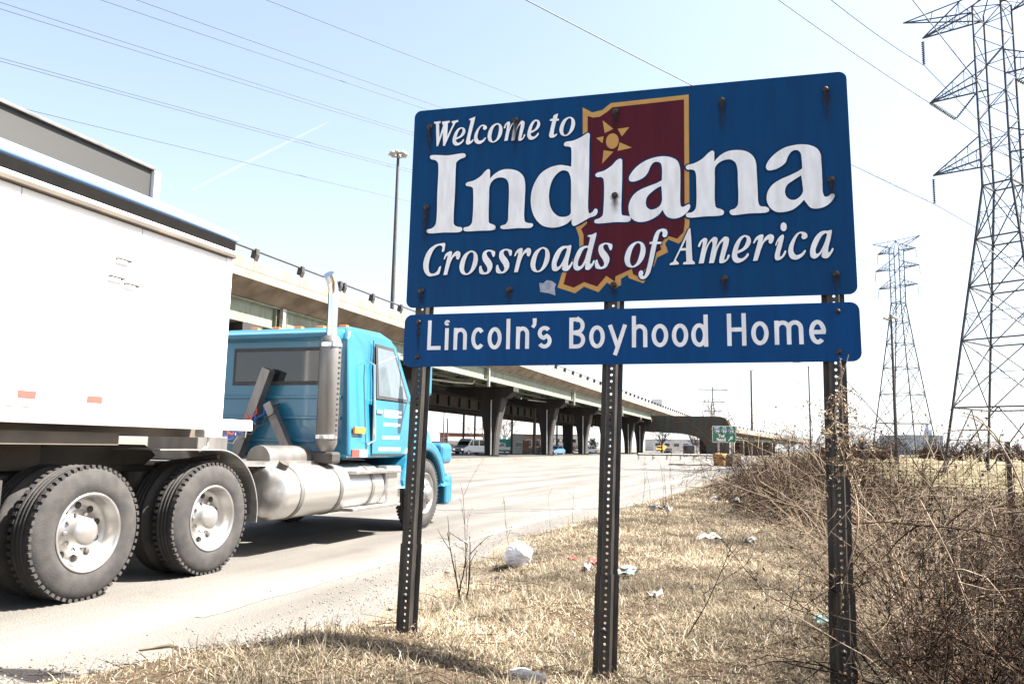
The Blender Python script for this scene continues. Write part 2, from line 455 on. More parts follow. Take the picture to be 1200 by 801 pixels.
def road_material():
    m = bpy.data.materials.new('worn_pavement')
    m.use_nodes = True
    nt = m.node_tree; L = nt.links
    b = nt.nodes['Principled BSDF']
    b.inputs['Roughness'].default_value = 0.85
    b.inputs['Specular IOR Level'].default_value = 0.3
    tc = nt.nodes.new('ShaderNodeTexCoord')
    def nz(s, det=6, vec=None):
        n = nt.nodes.new('ShaderNodeTexNoise'); n.inputs['Scale'].default_value = s; n.inputs['Detail'].default_value = det
        L.new(vec or tc.outputs['Object'], n.inputs['Vector']); return n.outputs['Fac']
    def ramp(src, cols):
        r = nt.nodes.new('ShaderNodeValToRGB')
        r.color_ramp.elements[0].position = cols[0][0]; r.color_ramp.elements[0].color = (*cols[0][1], 1)
        r.color_ramp.elements[1].position = cols[-1][0]; r.color_ramp.elements[1].color = (*cols[-1][1], 1)
        L.new(src, r.inputs[0]); return r.outputs[0]
    def mult(a, bb, f):
        mx = nt.nodes.new('ShaderNodeMix'); mx.data_type = 'RGBA'; mx.blend_type = 'MULTIPLY'; mx.inputs[0].default_value = f
        L.new(a, mx.inputs[6]); L.new(bb, mx.inputs[7]); return mx.outputs[2]
    mp = nt.nodes.new('ShaderNodeMapping'); mp.inputs['Rotation'].default_value = (0, 0, -R(71)); mp.inputs['Scale'].default_value = (0.12, 1.6, 1)
    mp.vector_type = 'TEXTURE'
    mp.inputs['Scale'].default_value = (9, 0.9, 1); mp.inputs['Rotation'].default_value = (0, 0, R(71))
    L.new(tc.outputs['Object'], mp.inputs[0])
    base = ramp(nz(0.5), [(0.3, (0.136, 0.129, 0.118)), (0.7, (0.178, 0.17, 0.157))])
    streak = ramp(nz(1.2, 5, mp.outputs[0]), [(0.35, (0.6, 0.585, 0.57)), (0.65, (1.1, 1.1, 1.1))])
    speck = ramp(nz(95, 4), [(0.38, (0.3, 0.28, 0.26)), (0.6, (1.15, 1.15, 1.15))])
    speck2 = ramp(nz(45, 4), [(0.3, (0.75, 0.73, 0.7)), (0.6, (1, 1, 1))])
    c = mult(mult(mult(base, streak, 0.8), speck, 0.8), speck2, 0.6)
    vo = nt.nodes.new('ShaderNodeTexVoronoi'); vo.feature = 'DISTANCE_TO_EDGE'; vo.inputs['Scale'].default_value = 0.22
    wv = nt.nodes.new('ShaderNodeVectorMath'); wv.operation = 'MULTIPLY_ADD'
    wn_ = nt.nodes.new('ShaderNodeTexNoise'); wn_.inputs['Scale'].default_value = 1.1; wn_.inputs['Detail'].default_value = 6
    L.new(tc.outputs['Object'], wn_.inputs['Vector'])
    wv.inputs[1].default_value = (1.3, 1.3, 0)
    L.new(wn_.outputs['Color'], wv.inputs[0]); L.new(tc.outputs['Object'], wv.inputs[2])
    L.new(wv.outputs[0], vo.inputs['Vector'])
    mt = nt.nodes.new('ShaderNodeMapping'); mt.inputs['Rotation'].default_value = (0, 0, R(71)); mt.vector_type = 'TEXTURE'
    L.new(tc.outputs['Object'], mt.inputs[0])
    wvt = nt.nodes.new('ShaderNodeTexWave'); wvt.bands_direction = 'Y'; wvt.inputs['Scale'].default_value = 0.18
    wvt.inputs['Distortion'].default_value = 1.2; wvt.inputs['Detail'].default_value = 3; wvt.inputs['Detail Scale'].default_value = .4
    L.new(mt.outputs[0], wvt.inputs['Vector'])
    wear = ramp(wvt.outputs['Fac'], [(0.25, (0.8, 0.79, 0.78)), (0.7, (1, 1, 1))])
    c = mult(c, wear, 0.7)
    crack = ramp(vo.outputs['Distance'], [(0.0015, (0.62, 0.6, 0.57)), (0.004, (1, 1, 1))])
    c = mult(c, crack, 0.3)
    oil = ramp(nz(0.85, 7), [(0.60, (1, 1, 1)), (0.72, (0.62, 0.6, 0.58))])
    c = mult(c, oil, 0.7)
    L.new(c, b.inputs['Base Color'])
    bp = nt.nodes.new('ShaderNodeBump'); bp.inputs['Strength'].default_value = 0.35; bp.inputs['Distance'].default_value = 0.008
    L.new(nz(170, 3), bp.inputs['Height']); L.new(bp.outputs[0], b.inputs['Normal'])
    return m
MATS['ground'] = ground_material()
MATS['road'] = road_material()
# soil colour by place: pale sand along the pavement, brown thatch under the verge grass, straw in the field
gd = ((gv[:, 0] - edge_x(gv[:, 1])) * .93 + .12 * wob(gv[:, 0] * 2.7, gv[:, 1] * 2.7))[:, None]
sand = np.array([[.165, .145, .117]]); thatch = np.array([[.06, .043, .027]]); straw = np.array([[.2, .168, .108]]); olive = np.array([[.15, .13, .076]])
k1 = smooth01(.25, .85, gd); k2 = smooth01(5.0, 9.0, gd) * (gv[:, 1:2] > 6); k3 = smooth01(14, 30, gd)
gcol = sand * (1 - k1) + thatch * k1
gcol = gcol * (1 - k2) + olive * k2
gcol = gcol * (1 - k3) + straw * k3
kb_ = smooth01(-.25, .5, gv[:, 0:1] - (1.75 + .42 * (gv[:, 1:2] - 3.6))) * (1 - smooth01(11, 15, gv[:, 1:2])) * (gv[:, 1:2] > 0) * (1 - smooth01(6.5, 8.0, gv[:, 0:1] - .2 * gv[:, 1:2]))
gcol = gcol * (1 - kb_) + np.array([[.045, .031, .021]]) * kb_       # darker brown ground under the brambles
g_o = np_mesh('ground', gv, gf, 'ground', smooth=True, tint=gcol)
tag(g_o, kind='structure')
# road: from the ragged verge edge across to the far side of the overpass
ry = np.concatenate([np.arange(-30, 2, 2.0), np.arange(2, 30, 0.12), np.arange(30, 120, 1.5), np.arange(120, 420, 6.0)])
v, f = [], []
for i, y in enumerate(ry):
    ex = float(edge_x(y)) + 0.12 + 0.035 * math.sin(y * 9.1) + 0.03 * math.sin(y * 23.0 + 2)
    for k, w in enumerate((0, 0.35, 1.5, 6, 20, 62)):
        v.append((ex - w, y, -0.03 + 0.03 * min(1, w / 0.35)))
for i in range(len(ry) - 1):
    for k in range(5):
        a = i * 6 + k
        f.append((a, a + 6, a + 7, a + 1))
ro = MB().add(v, f).build('road', 'road')
tag(ro, kind='structure')
def road_strip(name, a, b, wdt, m, jit=0.0, parent=ro, z=0.004, n=30):
    a = np.array(a, float); b = np.array(b, float)
    d = (b - a); L_ = np.linalg.norm(d); d = d / L_; nn = np.array([-d[1], d[0]])
    v, f = [], []
    for i in range(n + 1):
        p = a + d * L_ * i / n + nn * jit * (math.sin(i * 0.9) + math.sin(i * 2.3 + 1) * 0.6)
        w = wdt * (0.75 + 0.35 * math.sin(i * 1.7) * (1 if jit else 0))
        v += [(*(p - nn * w / 2), z), (*(p + nn * w / 2), z)]
    for i in range(n):
        f.append((2 * i, 2 * i + 2, 2 * i + 3, 2 * i + 1))
    return MB().add(v, f).build(name, m, parent)
mat('tar', (0.05, 0.047, 0.044), (0.09, 0.084, 0.076), 0.7, scale=4)  # plain dark colour of the strips across the pavement
mat('road_paint', (0.2, 0.19, 0.178), (0.14, 0.13, 0.12), 0.7, scale=9, lo=.42, hi=.58)
road_strip('tar_strip', (-0.6, 15.2), (5.8, 19.6), 0.11, 'tar', 0.05)  # plain dark strips across the pavement
road_strip('tar_strip', (-1.5, 15.6), (3.6, 17.6), 0.06, 'tar', 0.04)
road_strip('tar_strip', (-6, 30), (9, 37), 0.14, 'tar', 0.08)
road_strip('tar_strip', (2, 46), (12, 50), 0.16, 'tar', 0.08)
road_strip('edge_line', (-2.2, 5.9), (2.95, 21.0), 0.1, 'road_paint', 0.006, n=60)
road_strip('edge_line', (2.95, 21.2), (28.0, 95.0), 0.13, 'road_paint', 0.006, n=60)

# ------------------------------------------------------------------ overpass
OV0 = Vector((-1.31, 75.6, 0)); OVA = math.atan2(0.947, 0.322)
def ov(s, t, z=0):
    return (OV0.x + 0.322 * s - 0.947 * t, OV0.y + 0.947 * s + 0.322 * t, z)
S0, S1 = -62, 250
ovp = thing('overpass', 'long concrete highway overpass on flared piers running behind the truck and signs', 'overpass', OV0, OVA)
dk = MB()
prof = [(0.0, 9.46), (0.0, 9.88), (0.35, 9.9), (9.15, 9.9), (9.5, 9.88), (9.5, 9.46), (8.5, 8.62), (1.0, 8.62)]
dk.prism(prof, S0, S1, 'x')
dk.build('deck', 'concrete', ovp)
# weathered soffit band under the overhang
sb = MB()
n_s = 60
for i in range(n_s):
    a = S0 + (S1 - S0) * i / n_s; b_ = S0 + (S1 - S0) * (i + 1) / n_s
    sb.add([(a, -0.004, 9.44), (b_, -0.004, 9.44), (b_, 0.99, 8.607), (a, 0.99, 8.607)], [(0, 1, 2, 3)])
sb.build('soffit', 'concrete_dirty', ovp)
PAN = 4.1
pm = MB().prism([(0.02, 9.91), (0.0, 10.52), (0.24, 10.52), (0.34, 9.91)], 0.015, PAN - 0.015, 'x').mesh('parapet_panel', 'concrete')
npan = int((S1 - S0) / PAN)
for i in range(npan):
    inst(pm, 'parapet_panel', ovp, (S0 + i * PAN, 0, 0))
    if i < 45: inst(pm, 'parapet_panel', ovp, (S0 + i * PAN + PAN, 9.5, 0), (0, 0, math.pi))
# rail and its brackets
MB().tube([(S0, 0.02, 10.98), (S1, 0.02, 10.98)], 0.06, 8).build('rail', 'rail_dark', ovp)
pb = MB().prism([(-0.02, 10.47), (0.26, 10.53), (0.16, 11.05), (-0.1, 11.07), (-0.12, 10.75)], -0.14, 0.14, 'x').mesh('rail_post', 'rail_dark')
off = -37.3
k = math.floor((S0 - off) / 4.15)
s = off + k * 4.15
while s < S1:
    if s > S0: inst(pb, 'rail_post', ovp, (s, 0, 0))
    s += 4.15
inst(pb, 'rail_post', ovp, (-28.5, 0, 0))
# girders, span by span
PIERS = [-58, -36, -14, 8.4, 29.4, 49.2, 66, 87.2, 100.9]
JOINT = [S0, -33.5, -0.2, 32.9, 67.2, 102.0, 136, 170, 205, S1]
def girder_prof(z0, z1, w=0.26, tw=0.05):
    return [(-w, z0), (w, z0), (w, z0 + 0.07), (tw, z0 + 0.1), (tw, z1 - 0.1), (w, z1 - 0.07), (w, z1), (-w, z1), (-w, z1 - 0.07), (-tw, z1 - 0.1), (-tw, z0 + 0.1), (-w, z0 + 0.07)]
for gi, t in enumerate((1.15, 3.5, 5.9, 8.3)):
    for a, b_ in zip(JOINT[:-1], JOINT[1:]):
        mb = MB()
        mb.prism([(t + p[0], p[1]) for p in girder_prof(7.38, 8.62)], a + 0.25, b_ - 0.25, 'x')
        go = mb.build('girder', 'girder_green', ovp)
        if gi == 0:
            for e in (a + 0.5, b_ - 0.5):
                MB().box(e - 0.02, e + 0.02, t - 0.25, t - 0.052, 7.46, 8.52).build('stiffener', 'girder_green', go)
for s in np.arange(S0 + 4, 140, 7.0):
    mb = MB()
    for t in (1.2, 3.55, 5.95):
        mb.bar((s, t, 7.5), (s, t + 2.3, 8.5), 0.1); mb.bar((s, t, 8.5), (s, t + 2.3, 7.5), 0.1); mb.bar((s, t, 7.5), (s, t + 2.3, 7.5), 0.1)
    mb.build('cross_frame', 'girder_dark', ovp)
for s in JOINT[1:-2]:
    d_ = MB(); d_.box(s - 0.13, s - 0.03, 0.72, 0.95, 6.85, 8.6); d_.box(s + 0.06, s + 0.17, 0.74, 0.95, 6.78, 8.6)
    d_.build('downspout', 'galv', ovp)
    d2_ = MB(); d2_.tube([(s - 9, 4.5, 7.0), (s - 3, 3.2, 7.0), (s - 1.2, 2.0, 7.0), (s - 1.0, 1.9, 7.3)], 0.09, 6)
    d2_.build('drain_pipe', 'galv', ovp)
for i, s in enumerate(PIERS):
    mb = MB()
    # flared column: narrow foot, wide top, pale chamfered edges
    rings = [(0, 0.55, 0.7), (2.6, 0.7, 0.75), (4.2, 0.95, 0.8), (4.9, 1.1, 0.85), (6.3, 1.4, 0.9)]
    v, f = [], []
    for z, wt, ws in rings:
        c = 0.14
        v += [(s - ws + c, 3.5 - wt, z), (s + ws - c, 3.5 - wt, z), (s + ws, 3.5 - wt + c, z), (s + ws, 3.5 + wt - c, z), (s + ws - c, 3.5 + wt, z), (s - ws + c, 3.5 + wt, z), (s - ws, 3.5 + wt - c, z), (s - ws, 3.5 - wt + c, z)]
    for r_ in range(len(rings) - 1):
        for k in range(8):
            f.append((r_ * 8 + k, r_ * 8 + (k + 1) % 8, r_ * 8 + 8 + (k + 1) % 8, r_ * 8 + 8 + k))
    mb.add(v, f)
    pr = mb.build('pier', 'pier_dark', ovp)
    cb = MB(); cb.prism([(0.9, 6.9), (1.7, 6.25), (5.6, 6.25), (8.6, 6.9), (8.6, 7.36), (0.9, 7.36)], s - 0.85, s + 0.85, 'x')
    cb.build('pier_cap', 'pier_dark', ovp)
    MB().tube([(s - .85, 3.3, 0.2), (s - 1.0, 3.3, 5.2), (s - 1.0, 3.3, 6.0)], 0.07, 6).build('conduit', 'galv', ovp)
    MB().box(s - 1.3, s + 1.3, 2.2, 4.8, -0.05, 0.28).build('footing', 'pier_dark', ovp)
# second deck behind, lower
for s in (): pass
ov2 = thing('far_overpass', 'darker lower bridge deck seen behind the overpass piers, above the parked van', 'overpass', ov(0, 10.2), OVA)
MB().prism([(0, 7.2), (0, 7.75), (9, 7.75), (9, 7.2), (8.2, 6.95), (0.8, 6.95)], -70, 100, 'x').build('deck', 'girder_dark', ov2)
for t in (0.9, 3.4, 6, 8.2):
    MB().prism([(t + p[0], p[1]) for p in girder_prof(5.6, 6.95)], -70, 100, 'x').build('girder', 'bent_steel', ov2)
for s in np.arange(-66, 98, 3.2):
    MB().box(s - 0.04, s + 0.04, 0.6, 0.84, 5.72, 6.85).build('stiffener', 'girder_dark', ov2)
for s in (-46, -24, 88):
    MB().prism([(5.2, 0), (6.6, 0), (6.9, 5.6), (4.9, 5.6)], s - 0.6, s + 0.6, 'x').build('pier', 'pier_dark', ov2)
# straddle bent: deep steel beam with a rounded shoulder and one broad leg
sbn = MB()
pol = [(1.0, 8.3), (13.2, 8.2), (14.3, 7.9), (15.1, 7.2), (15.55, 6.0), (15.6, -0.2), (10.4, -0.2), (10.3, 1.7), (9.6, 3.1), (8.2, 3.95), (5.4, 4.55), (-5.0, 5.0), (-8.0, 5.4), (-8.0, 8.3)]
sbn.prism([(-a, b_) for a, b_ in pol], 101.4, 103.8, 'x')
sbo = sbn.build('straddle_bent', 'bent_steel', ovp)
for u in np.arange(0.5, 14, 1.35):
    MB().box(101.33, 101.4, -u - 0.06, -u + 0.06, 4.9, 8.1).build('stiffener', 'bent_steel', sbo)
# truck riding on the deck
def bx(mb, *a): mb.box(*a); return mb

# ------------------------------------------------------------------ low ramp viaduct to the right of the bent
RA = Vector((48.6, 172, 0)); RB = Vector((109.0, 290, 0))
rdir = (RB - RA); rang = math.atan2(rdir.y, rdir.x); rlen = rdir.length
ramp = thing('ramp_viaduct', 'low pale ramp bridge on thin posts descending behind the brown bushes', 'ramp', RA, rang)
z0a, z0b = 6.0, 5.1
def rz(s): return z0a + (z0b - z0a) * s / rlen
mb = MB()
mb.add([(0, 0, rz(0) - 1.0), (rlen, 0, rz(rlen) - 1.0), (rlen, 8, rz(rlen) - 1.0), (0, 8, rz(0) - 1.0),
        (0, 0, rz(0) - 0.62), (rlen, 0, rz(rlen) - 0.62), (rlen, 8, rz(rlen) - 0.62), (0, 8, rz(0) - 0.62)],
       [(3, 2, 1, 0), (4, 5, 6, 7), (0, 1, 5, 4), (1, 2, 6, 5), (2, 3, 7, 6), (3, 0, 4, 7)])
mb.build('deck', 'concrete', ramp)
for i in range(30):
    a, b_ = 0 + i * 4.3 + .02, 0 + i * 4.3 + 4.26
    mb = MB(); mb.add([(a, 0.0, rz(a) - .61), (b_, 0.0, rz(b_) - .61), (b_, .25, rz(b_) - .61), (a, .25, rz(a) - .61), (a, 0.02, rz(a)), (b_, 0.02, rz(b_)), (b_, .22, rz(b_)), (a, .22, rz(a))],
                      [(3, 2, 1, 0), (4, 5, 6, 7), (0, 1, 5, 4), (1, 2, 6, 5), (2, 3, 7, 6), (3, 0, 4, 7)])
    mb.build('parapet_panel', 'concrete', ramp)
    MB().box(a - .1, a + .2, .02, .2, rz(a), rz(a) + 0.38).build('rail_post', 'rail_dark', ramp)
MB().tube([(0, .1, rz(0) + .38), (rlen, .1, rz(rlen) + .38)], .05, 6).build('rail', 'rail_dark', ramp)
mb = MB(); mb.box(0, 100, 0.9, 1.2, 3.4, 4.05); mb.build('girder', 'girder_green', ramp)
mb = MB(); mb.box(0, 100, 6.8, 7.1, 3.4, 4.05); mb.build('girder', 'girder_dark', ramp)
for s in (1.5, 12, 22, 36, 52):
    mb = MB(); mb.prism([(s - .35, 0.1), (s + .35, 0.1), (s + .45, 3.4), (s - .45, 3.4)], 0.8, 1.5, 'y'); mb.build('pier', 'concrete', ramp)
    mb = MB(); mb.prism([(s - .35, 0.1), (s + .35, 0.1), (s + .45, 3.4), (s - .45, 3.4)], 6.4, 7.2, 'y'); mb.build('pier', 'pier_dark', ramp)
mb = MB(); mb.prism([(0, -.2), (100, -.2), (100, 3.6), (0, 4.4)], 7.6, 8.0, 'y'); mb.build('abutment', 'pier_dark', ramp)  # dark wall added for the darkness under the ramp deck
# kerb, and island painted near-black for the overpass shadow
mat('island_tar', (0.022, 0.02, 0.019), (0.035, 0.032, 0.03), 0.9, scale=1.5, bump=.3)  # near-black painted for the overpass shadow
il = MB().prism([(-.9, -.03), (-.9, .152), (11, .152), (11, -.03)], -60, 112, 'x').build('median', 'island_tar'); il.location = OV0; il.rotation_euler = (0, 0, OVA); tag(il, kind='structure')  # island painted near-black for the overpass shadow
kb = MB(); kb.prism([(-1.25, -0.03), (-1.25, 0.12), (-1.15, 0.15), (-.901, 0.15), (-.901, -0.03)], -60, 112, 'x')
ko = kb.build('kerb', 'concrete_dirty'); ko.location = OV0; ko.rotation_euler = (0, 0, OVA); tag(ko, kind='structure')

# ------------------------------------------------------------------ the welcome sign
# lettering outlines in millimetres on the sign face (x right, z up from the panel's centre); a third value marks a sharp corner
GLYPHS = [
 ('I', [[(-1108,315),(-995,308),(-904,313),(-890,306),(-891,290),(-923,278),(-944,260),(-947,232),(-947,89),(-949,-91),(-945,-122),(-928,-135),(-900,-142),(-894,-155),(-903,-167),(-1009,-167),(-1100,-166),(-1113,-158),(-1112,-146),(-1081,-137),(-1062,-120),(-1055,-85),(-1056,73),(-1056,240),(-1062,269),(-1078,284),(-1103,292),(-1112,304)]]),
 ('I', [[(-749,203),(-739,199),(-736,177),(-736,144,1),(-708,171),(-663,193),(-617,193),(-567,176),(-536,143),(-525,99),(-525,-1),(-526,-108),(-519,-130),(-497,-139),(-478,-143),(-474,-154),(-485,-166),(-563,-165),(-654,-165),(-665,-157),(-662,-146),(-636,-138),(-623,-118),(-621,-72),(-620,67),(-624,106),(-638,134),(-665,146),(-700,143),(-723,125),(-736,98),(-738,28),(-737,-96),(-733,-123),(-712,-134),(-697,-144),(-696,-161),(-707,-168),(-791,-168),(-876,-166),(-886,-159),(-885,-145),(-858,-139),(-840,-124),(-834,-90),(-835,74),(-839,94),(-854,104),(-874,108),(-882,116),(-878,128),(-832,140),(-790,165),(-767,191)]]),
 ('I', [[(-161,377),(-153,366),(-154,333),(-156,117),(-158,-87),(-152,-102),(-136,-95),(-121,-77),(-109,-81),(-107,-100),(-117,-116),(-152,-128),(-206,-157),(-241,-170),(-251,-159),(-252,-130,1),(-277,-153),(-316,-169),(-364,-173),(-420,-157),(-461,-114),(-485,-51),(-489,24),(-473,90),(-433,154),(-377,187),(-321,196),(-281,188),(-258,181,1),(-258,283),(-262,297),(-278,305),(-294,307),(-302,318),(-294,332),(-250,337),(-202,355)],[(-303,163),(-328,154),(-360,119),(-379,67),(-384,9),(-375,-49),(-349,-92),(-317,-112),(-281,-112),(-260,-99),(-258,-49),(-257,42),(-261,116),(-276,152)]]),
 ('I', [[(19,208),(29,202),(31,177),(29,38),(26,-103),(30,-122),(50,-128),(75,-134),(78,-147),(70,-161),(-13,-161),(-109,-163),(-123,-157),(-122,-143),(-95,-133),(-79,-119),(-74,-90),(-71,68),(-76,97),(-89,107),(-110,108),(-120,120),(-114,131),(-71,143),(-28,170),(1,200)]]),
 ('I', [[(255,203),(297,194),(331,173),(346,135),(348,68),(346,-71),(350,-92),(362,-96),(379,-87),(393,-82),(399,-93),(392,-114),(368,-140),(334,-157),(300,-158),(276,-147),(259,-125),(251,-106,1),(228,-134),(190,-157),(141,-169),(106,-163),(78,-139),(66,-98),(70,-54),(93,-11),(128,16),(177,35),(219,49),(248,64,1),(250,127),(244,161),(227,173),(206,171),(188,150),(174,118),(156,93),(128,76),(93,67),(72,73),(68,92),(83,121),(115,156),(157,183),(206,199)],[(245,31,1),(248,-14),(247,-58),(235,-83),(211,-98),(187,-101),(166,-86),(160,-56),(170,-23),(198,4),(226,23)]]),
 ('I', [[(521,215),(530,208),(531,187),(530,151,1),(558,181),(600,204),(649,208),(697,197),(730,170),(746,133),(749,80),(751,-31),(753,-97),(762,-116),(789,-122),(803,-131),(805,-145),(794,-153),(701,-154),(616,-157),(605,-147),(606,-132),(630,-123),(646,-105),(651,-69),(651,35),(650,103),(640,137),(617,156),(586,156),(554,142),(535,119),(531,44),(529,-83),(535,-110),(559,-121),(574,-134),(572,-149),(561,-156),(475,-157),(389,-158),(376,-150),(379,-135),(407,-129),(424,-114),(431,-84),(433,28),(431,89),(423,108),(403,115),(386,116),(378,131),(386,141),(425,150),(468,173),(500,203)]]),
 ('I', [[(980,213),(1019,206),(1055,186),(1073,155),(1076,107),(1077,5),(1078,-68),(1086,-85),(1102,-84),(1119,-72),(1132,-75),(1133,-87),(1114,-117),(1084,-139),(1044,-148),(1015,-142),(997,-120),(983,-96,1),(954,-125),(920,-148),(874,-157),(841,-153),(812,-130),(796,-89),(801,-42),(826,-3),(867,24),(921,46),(961,65),(980,79,1),(979,130),(974,167),(956,183),(932,178),(911,150),(897,117),(869,94),(835,81),(805,82),(797,99),(810,132),(845,170),(893,200),(940,211)],[(973,40,1),(978,-10),(978,-54),(962,-78),(936,-93),(913,-89),(894,-70),(889,-40),(902,-8),(933,15)]]),
 ('X', [[(-1020,-232),(-996,-233),(-996,-257),(-1002,-282),(-1013,-282),(-1012,-253),(-1027,-244),(-1051,-254),(-1074,-288),(-1089,-338),(-1091,-379),(-1081,-407),(-1058,-411),(-1038,-399),(-1025,-372),(-1016,-369),(-1020,-399),(-1027,-416),(-1058,-425),(-1089,-426),(-1114,-402),(-1125,-361),(-1118,-313),(-1096,-269),(-1058,-240)]]),
 ('X', [[(-1000,-329),(-990,-298),(-969,-284),(-953,-284),(-954,-310),(-959,-327,1),(-944,-301),(-921,-283),(-903,-291),(-901,-313),(-912,-334),(-924,-329),(-927,-312),(-944,-321),(-958,-351),(-969,-391),(-976,-422,1),(-999,-423,1),(-990,-377),(-980,-326),(-977,-309),(-986,-312),(-995,-329)]]),
 ('X', [[(-835,-284),(-807,-297),(-795,-328),(-800,-372),(-824,-411),(-858,-428),(-889,-418),(-903,-387),(-898,-347),(-875,-304)],[(-838,-294),(-858,-315),(-872,-362),(-874,-399),(-861,-419),(-841,-407),(-826,-364),(-820,-323),(-824,-299)]]),
 ('X', [[(-719,-286),(-702,-292),(-694,-297),(-695,-322),(-703,-329),(-712,-312),(-719,-298),(-733,-294),(-743,-303),(-739,-320),(-718,-348),(-707,-372),(-710,-399),(-726,-422),(-749,-429),(-776,-425),(-783,-416),(-783,-382),(-774,-376),(-767,-396),(-753,-417),(-739,-414),(-735,-398),(-744,-377),(-762,-350),(-769,-326),(-763,-299),(-743,-286)]]),
 ('X', [[(-291,-283),(-273,-284),(-254,-281),(-256,-313),(-269,-375),(-269,-399),(-259,-393),(-249,-376),(-243,-380),(-252,-404),(-272,-427),(-291,-428),(-303,-419),(-300,-395,1),(-320,-418),(-340,-428),(-358,-420),(-363,-392),(-355,-350),(-332,-306),(-308,-287)],[(-284,-297),(-304,-310),(-324,-352),(-335,-386),(-330,-404),(-317,-397),(-297,-363),(-283,-325),(-278,-301)]]),
 ('X', [[(-113,-217),(-113,-229),(-131,-305),(-144,-367),(-146,-394),(-137,-391),(-127,-374),(-121,-378),(-130,-402),(-153,-427),(-172,-424),(-174,-407),(-171,-386,1),(-187,-413),(-214,-429),(-235,-420),(-240,-387),(-229,-342),(-205,-301),(-175,-289),(-158,-291,1),(-148,-245),(-151,-238),(-161,-237),(-159,-230),(-134,-225)],[(-163,-300),(-181,-306),(-201,-343),(-215,-384),(-211,-405),(-197,-402),(-177,-369),(-166,-331),(-159,-305)]]),
 ('X', [[(-620,-285),(-603,-291),(-595,-296),(-596,-322),(-604,-328),(-612,-311),(-619,-297),(-633,-293),(-643,-303),(-639,-320),(-618,-347),(-608,-371),(-610,-398),(-627,-420),(-650,-428),(-677,-424),(-684,-415),(-683,-381),(-675,-375),(-667,-395),(-653,-416),(-640,-413),(-636,-397),(-644,-376),(-662,-349),(-669,-325),(-663,-298),(-643,-286)]]),
 ('X', [[(-579,-330),(-568,-300),(-548,-285),(-533,-286),(-534,-312),(-539,-329,1),(-524,-302),(-501,-285),(-485,-292),(-483,-314),(-494,-335),(-505,-330),(-508,-313),(-524,-322),(-538,-352),(-549,-393),(-557,-423,1),(-579,-424,1),(-570,-378),(-559,-328),(-556,-311),(-564,-314),(-573,-330)]]),
 ('X', [[(-414,-284),(-387,-297),(-375,-328),(-380,-372),(-406,-412),(-439,-429),(-470,-420),(-484,-389),(-478,-347),(-455,-304)],[(-418,-294),(-438,-315),(-453,-362),(-455,-400),(-443,-421),(-423,-408),(-406,-364),(-400,-324),(-404,-299)]]),
 ('X', [[(-50,-278),(-33,-284),(-25,-289),(-27,-316),(-35,-322),(-44,-304),(-50,-290),(-64,-286),(-74,-296),(-71,-313),(-50,-342),(-40,-367),(-44,-394),(-60,-418),(-84,-426),(-111,-421),(-118,-412),(-117,-377),(-108,-371),(-101,-392),(-87,-413),(-74,-410),(-69,-393),(-77,-372),(-94,-344),(-101,-319),(-95,-291),(-74,-279)]]),
 ('X', [[(117,-278),(145,-291),(157,-323),(150,-368),(123,-408),(88,-425),(56,-415),(43,-383),(49,-342),(74,-298)],[(113,-288),(92,-309),(76,-357),(73,-395),(85,-416),(106,-403),(123,-359),(131,-318),(127,-294)]]),
 ('X', [[(250,-213),(269,-219),(276,-236),(269,-260),(256,-262),(248,-252),(250,-235),(243,-228),(234,-237),(224,-271),(220,-285,1),(243,-287,1),(241,-299,1),(217,-299,1),(207,-349),(190,-423),(177,-463),(154,-489),(131,-490),(120,-474),(120,-454),(131,-442),(142,-448),(144,-461),(140,-471),(147,-475),(157,-455),(171,-401),(187,-320),(193,-297,1),(178,-297,1),(180,-285,1),(195,-284,1),(204,-253),(221,-223)]]),
 ('X', [[(386,-226,1),(397,-218,1),(401,-275,1),(405,-397,1),(419,-411,1),(416,-420,1),(356,-419,1),(357,-408,1),(374,-404,1),(372,-342,1),(343,-342,1),(318,-393,1),(334,-410,1),(333,-418,1),(284,-420,1),(288,-409,1),(304,-403,1),(344,-320,1)],[(374,-278,1),(350,-329,1),(373,-328,1)]]),
 ('X', [[(436,-325),(447,-295),(472,-277),(484,-284),(479,-318),(473,-335,1),(496,-297),(521,-274),(537,-282),(534,-312),(525,-338,1),(553,-296),(578,-275),(596,-285),(593,-319),(575,-379),(571,-403),(581,-398),(591,-375),(599,-378),(587,-405),(562,-421),(546,-419),(545,-403),(551,-374),(565,-318),(567,-301),(553,-313),(536,-347),(523,-394),(516,-418,1),(491,-418,1),(503,-358),(512,-311),(508,-298),(496,-310),(479,-353),(464,-417,1),(437,-418,1),(450,-360),(461,-304),(458,-297),(444,-325)]]),
 ('X', [[(678,-272),(702,-282),(709,-308),(696,-338),(664,-362),(637,-372,1),(639,-391),(655,-400),(675,-391),(691,-372),(697,-378),(683,-401),(650,-421),(626,-420),(611,-398),(614,-359),(633,-309),(658,-280)],[(678,-282),(657,-305),(640,-356,1),(664,-345),(683,-315),(687,-290)]]),
 ('X', [[(831,-336),(847,-298),(868,-280),(875,-284),(866,-333),(852,-388),(854,-399),(864,-391),(879,-366),(884,-370),(873,-397),(847,-417),(830,-415),(826,-395),(836,-353),(847,-315),(841,-323),(834,-340)],[(876,-214),(887,-221),(891,-239),(886,-256),(875,-262),(863,-254),(860,-237),(865,-220)]]),
 ('X', [[(965,-269),(988,-280),(990,-301),(971,-311),(962,-300),(965,-283),(957,-278),(941,-294),(924,-336),(920,-374),(934,-394),(957,-387),(977,-368),(981,-373),(964,-401),(933,-418),(906,-411),(894,-381),(901,-339),(926,-294),(946,-273)]]),
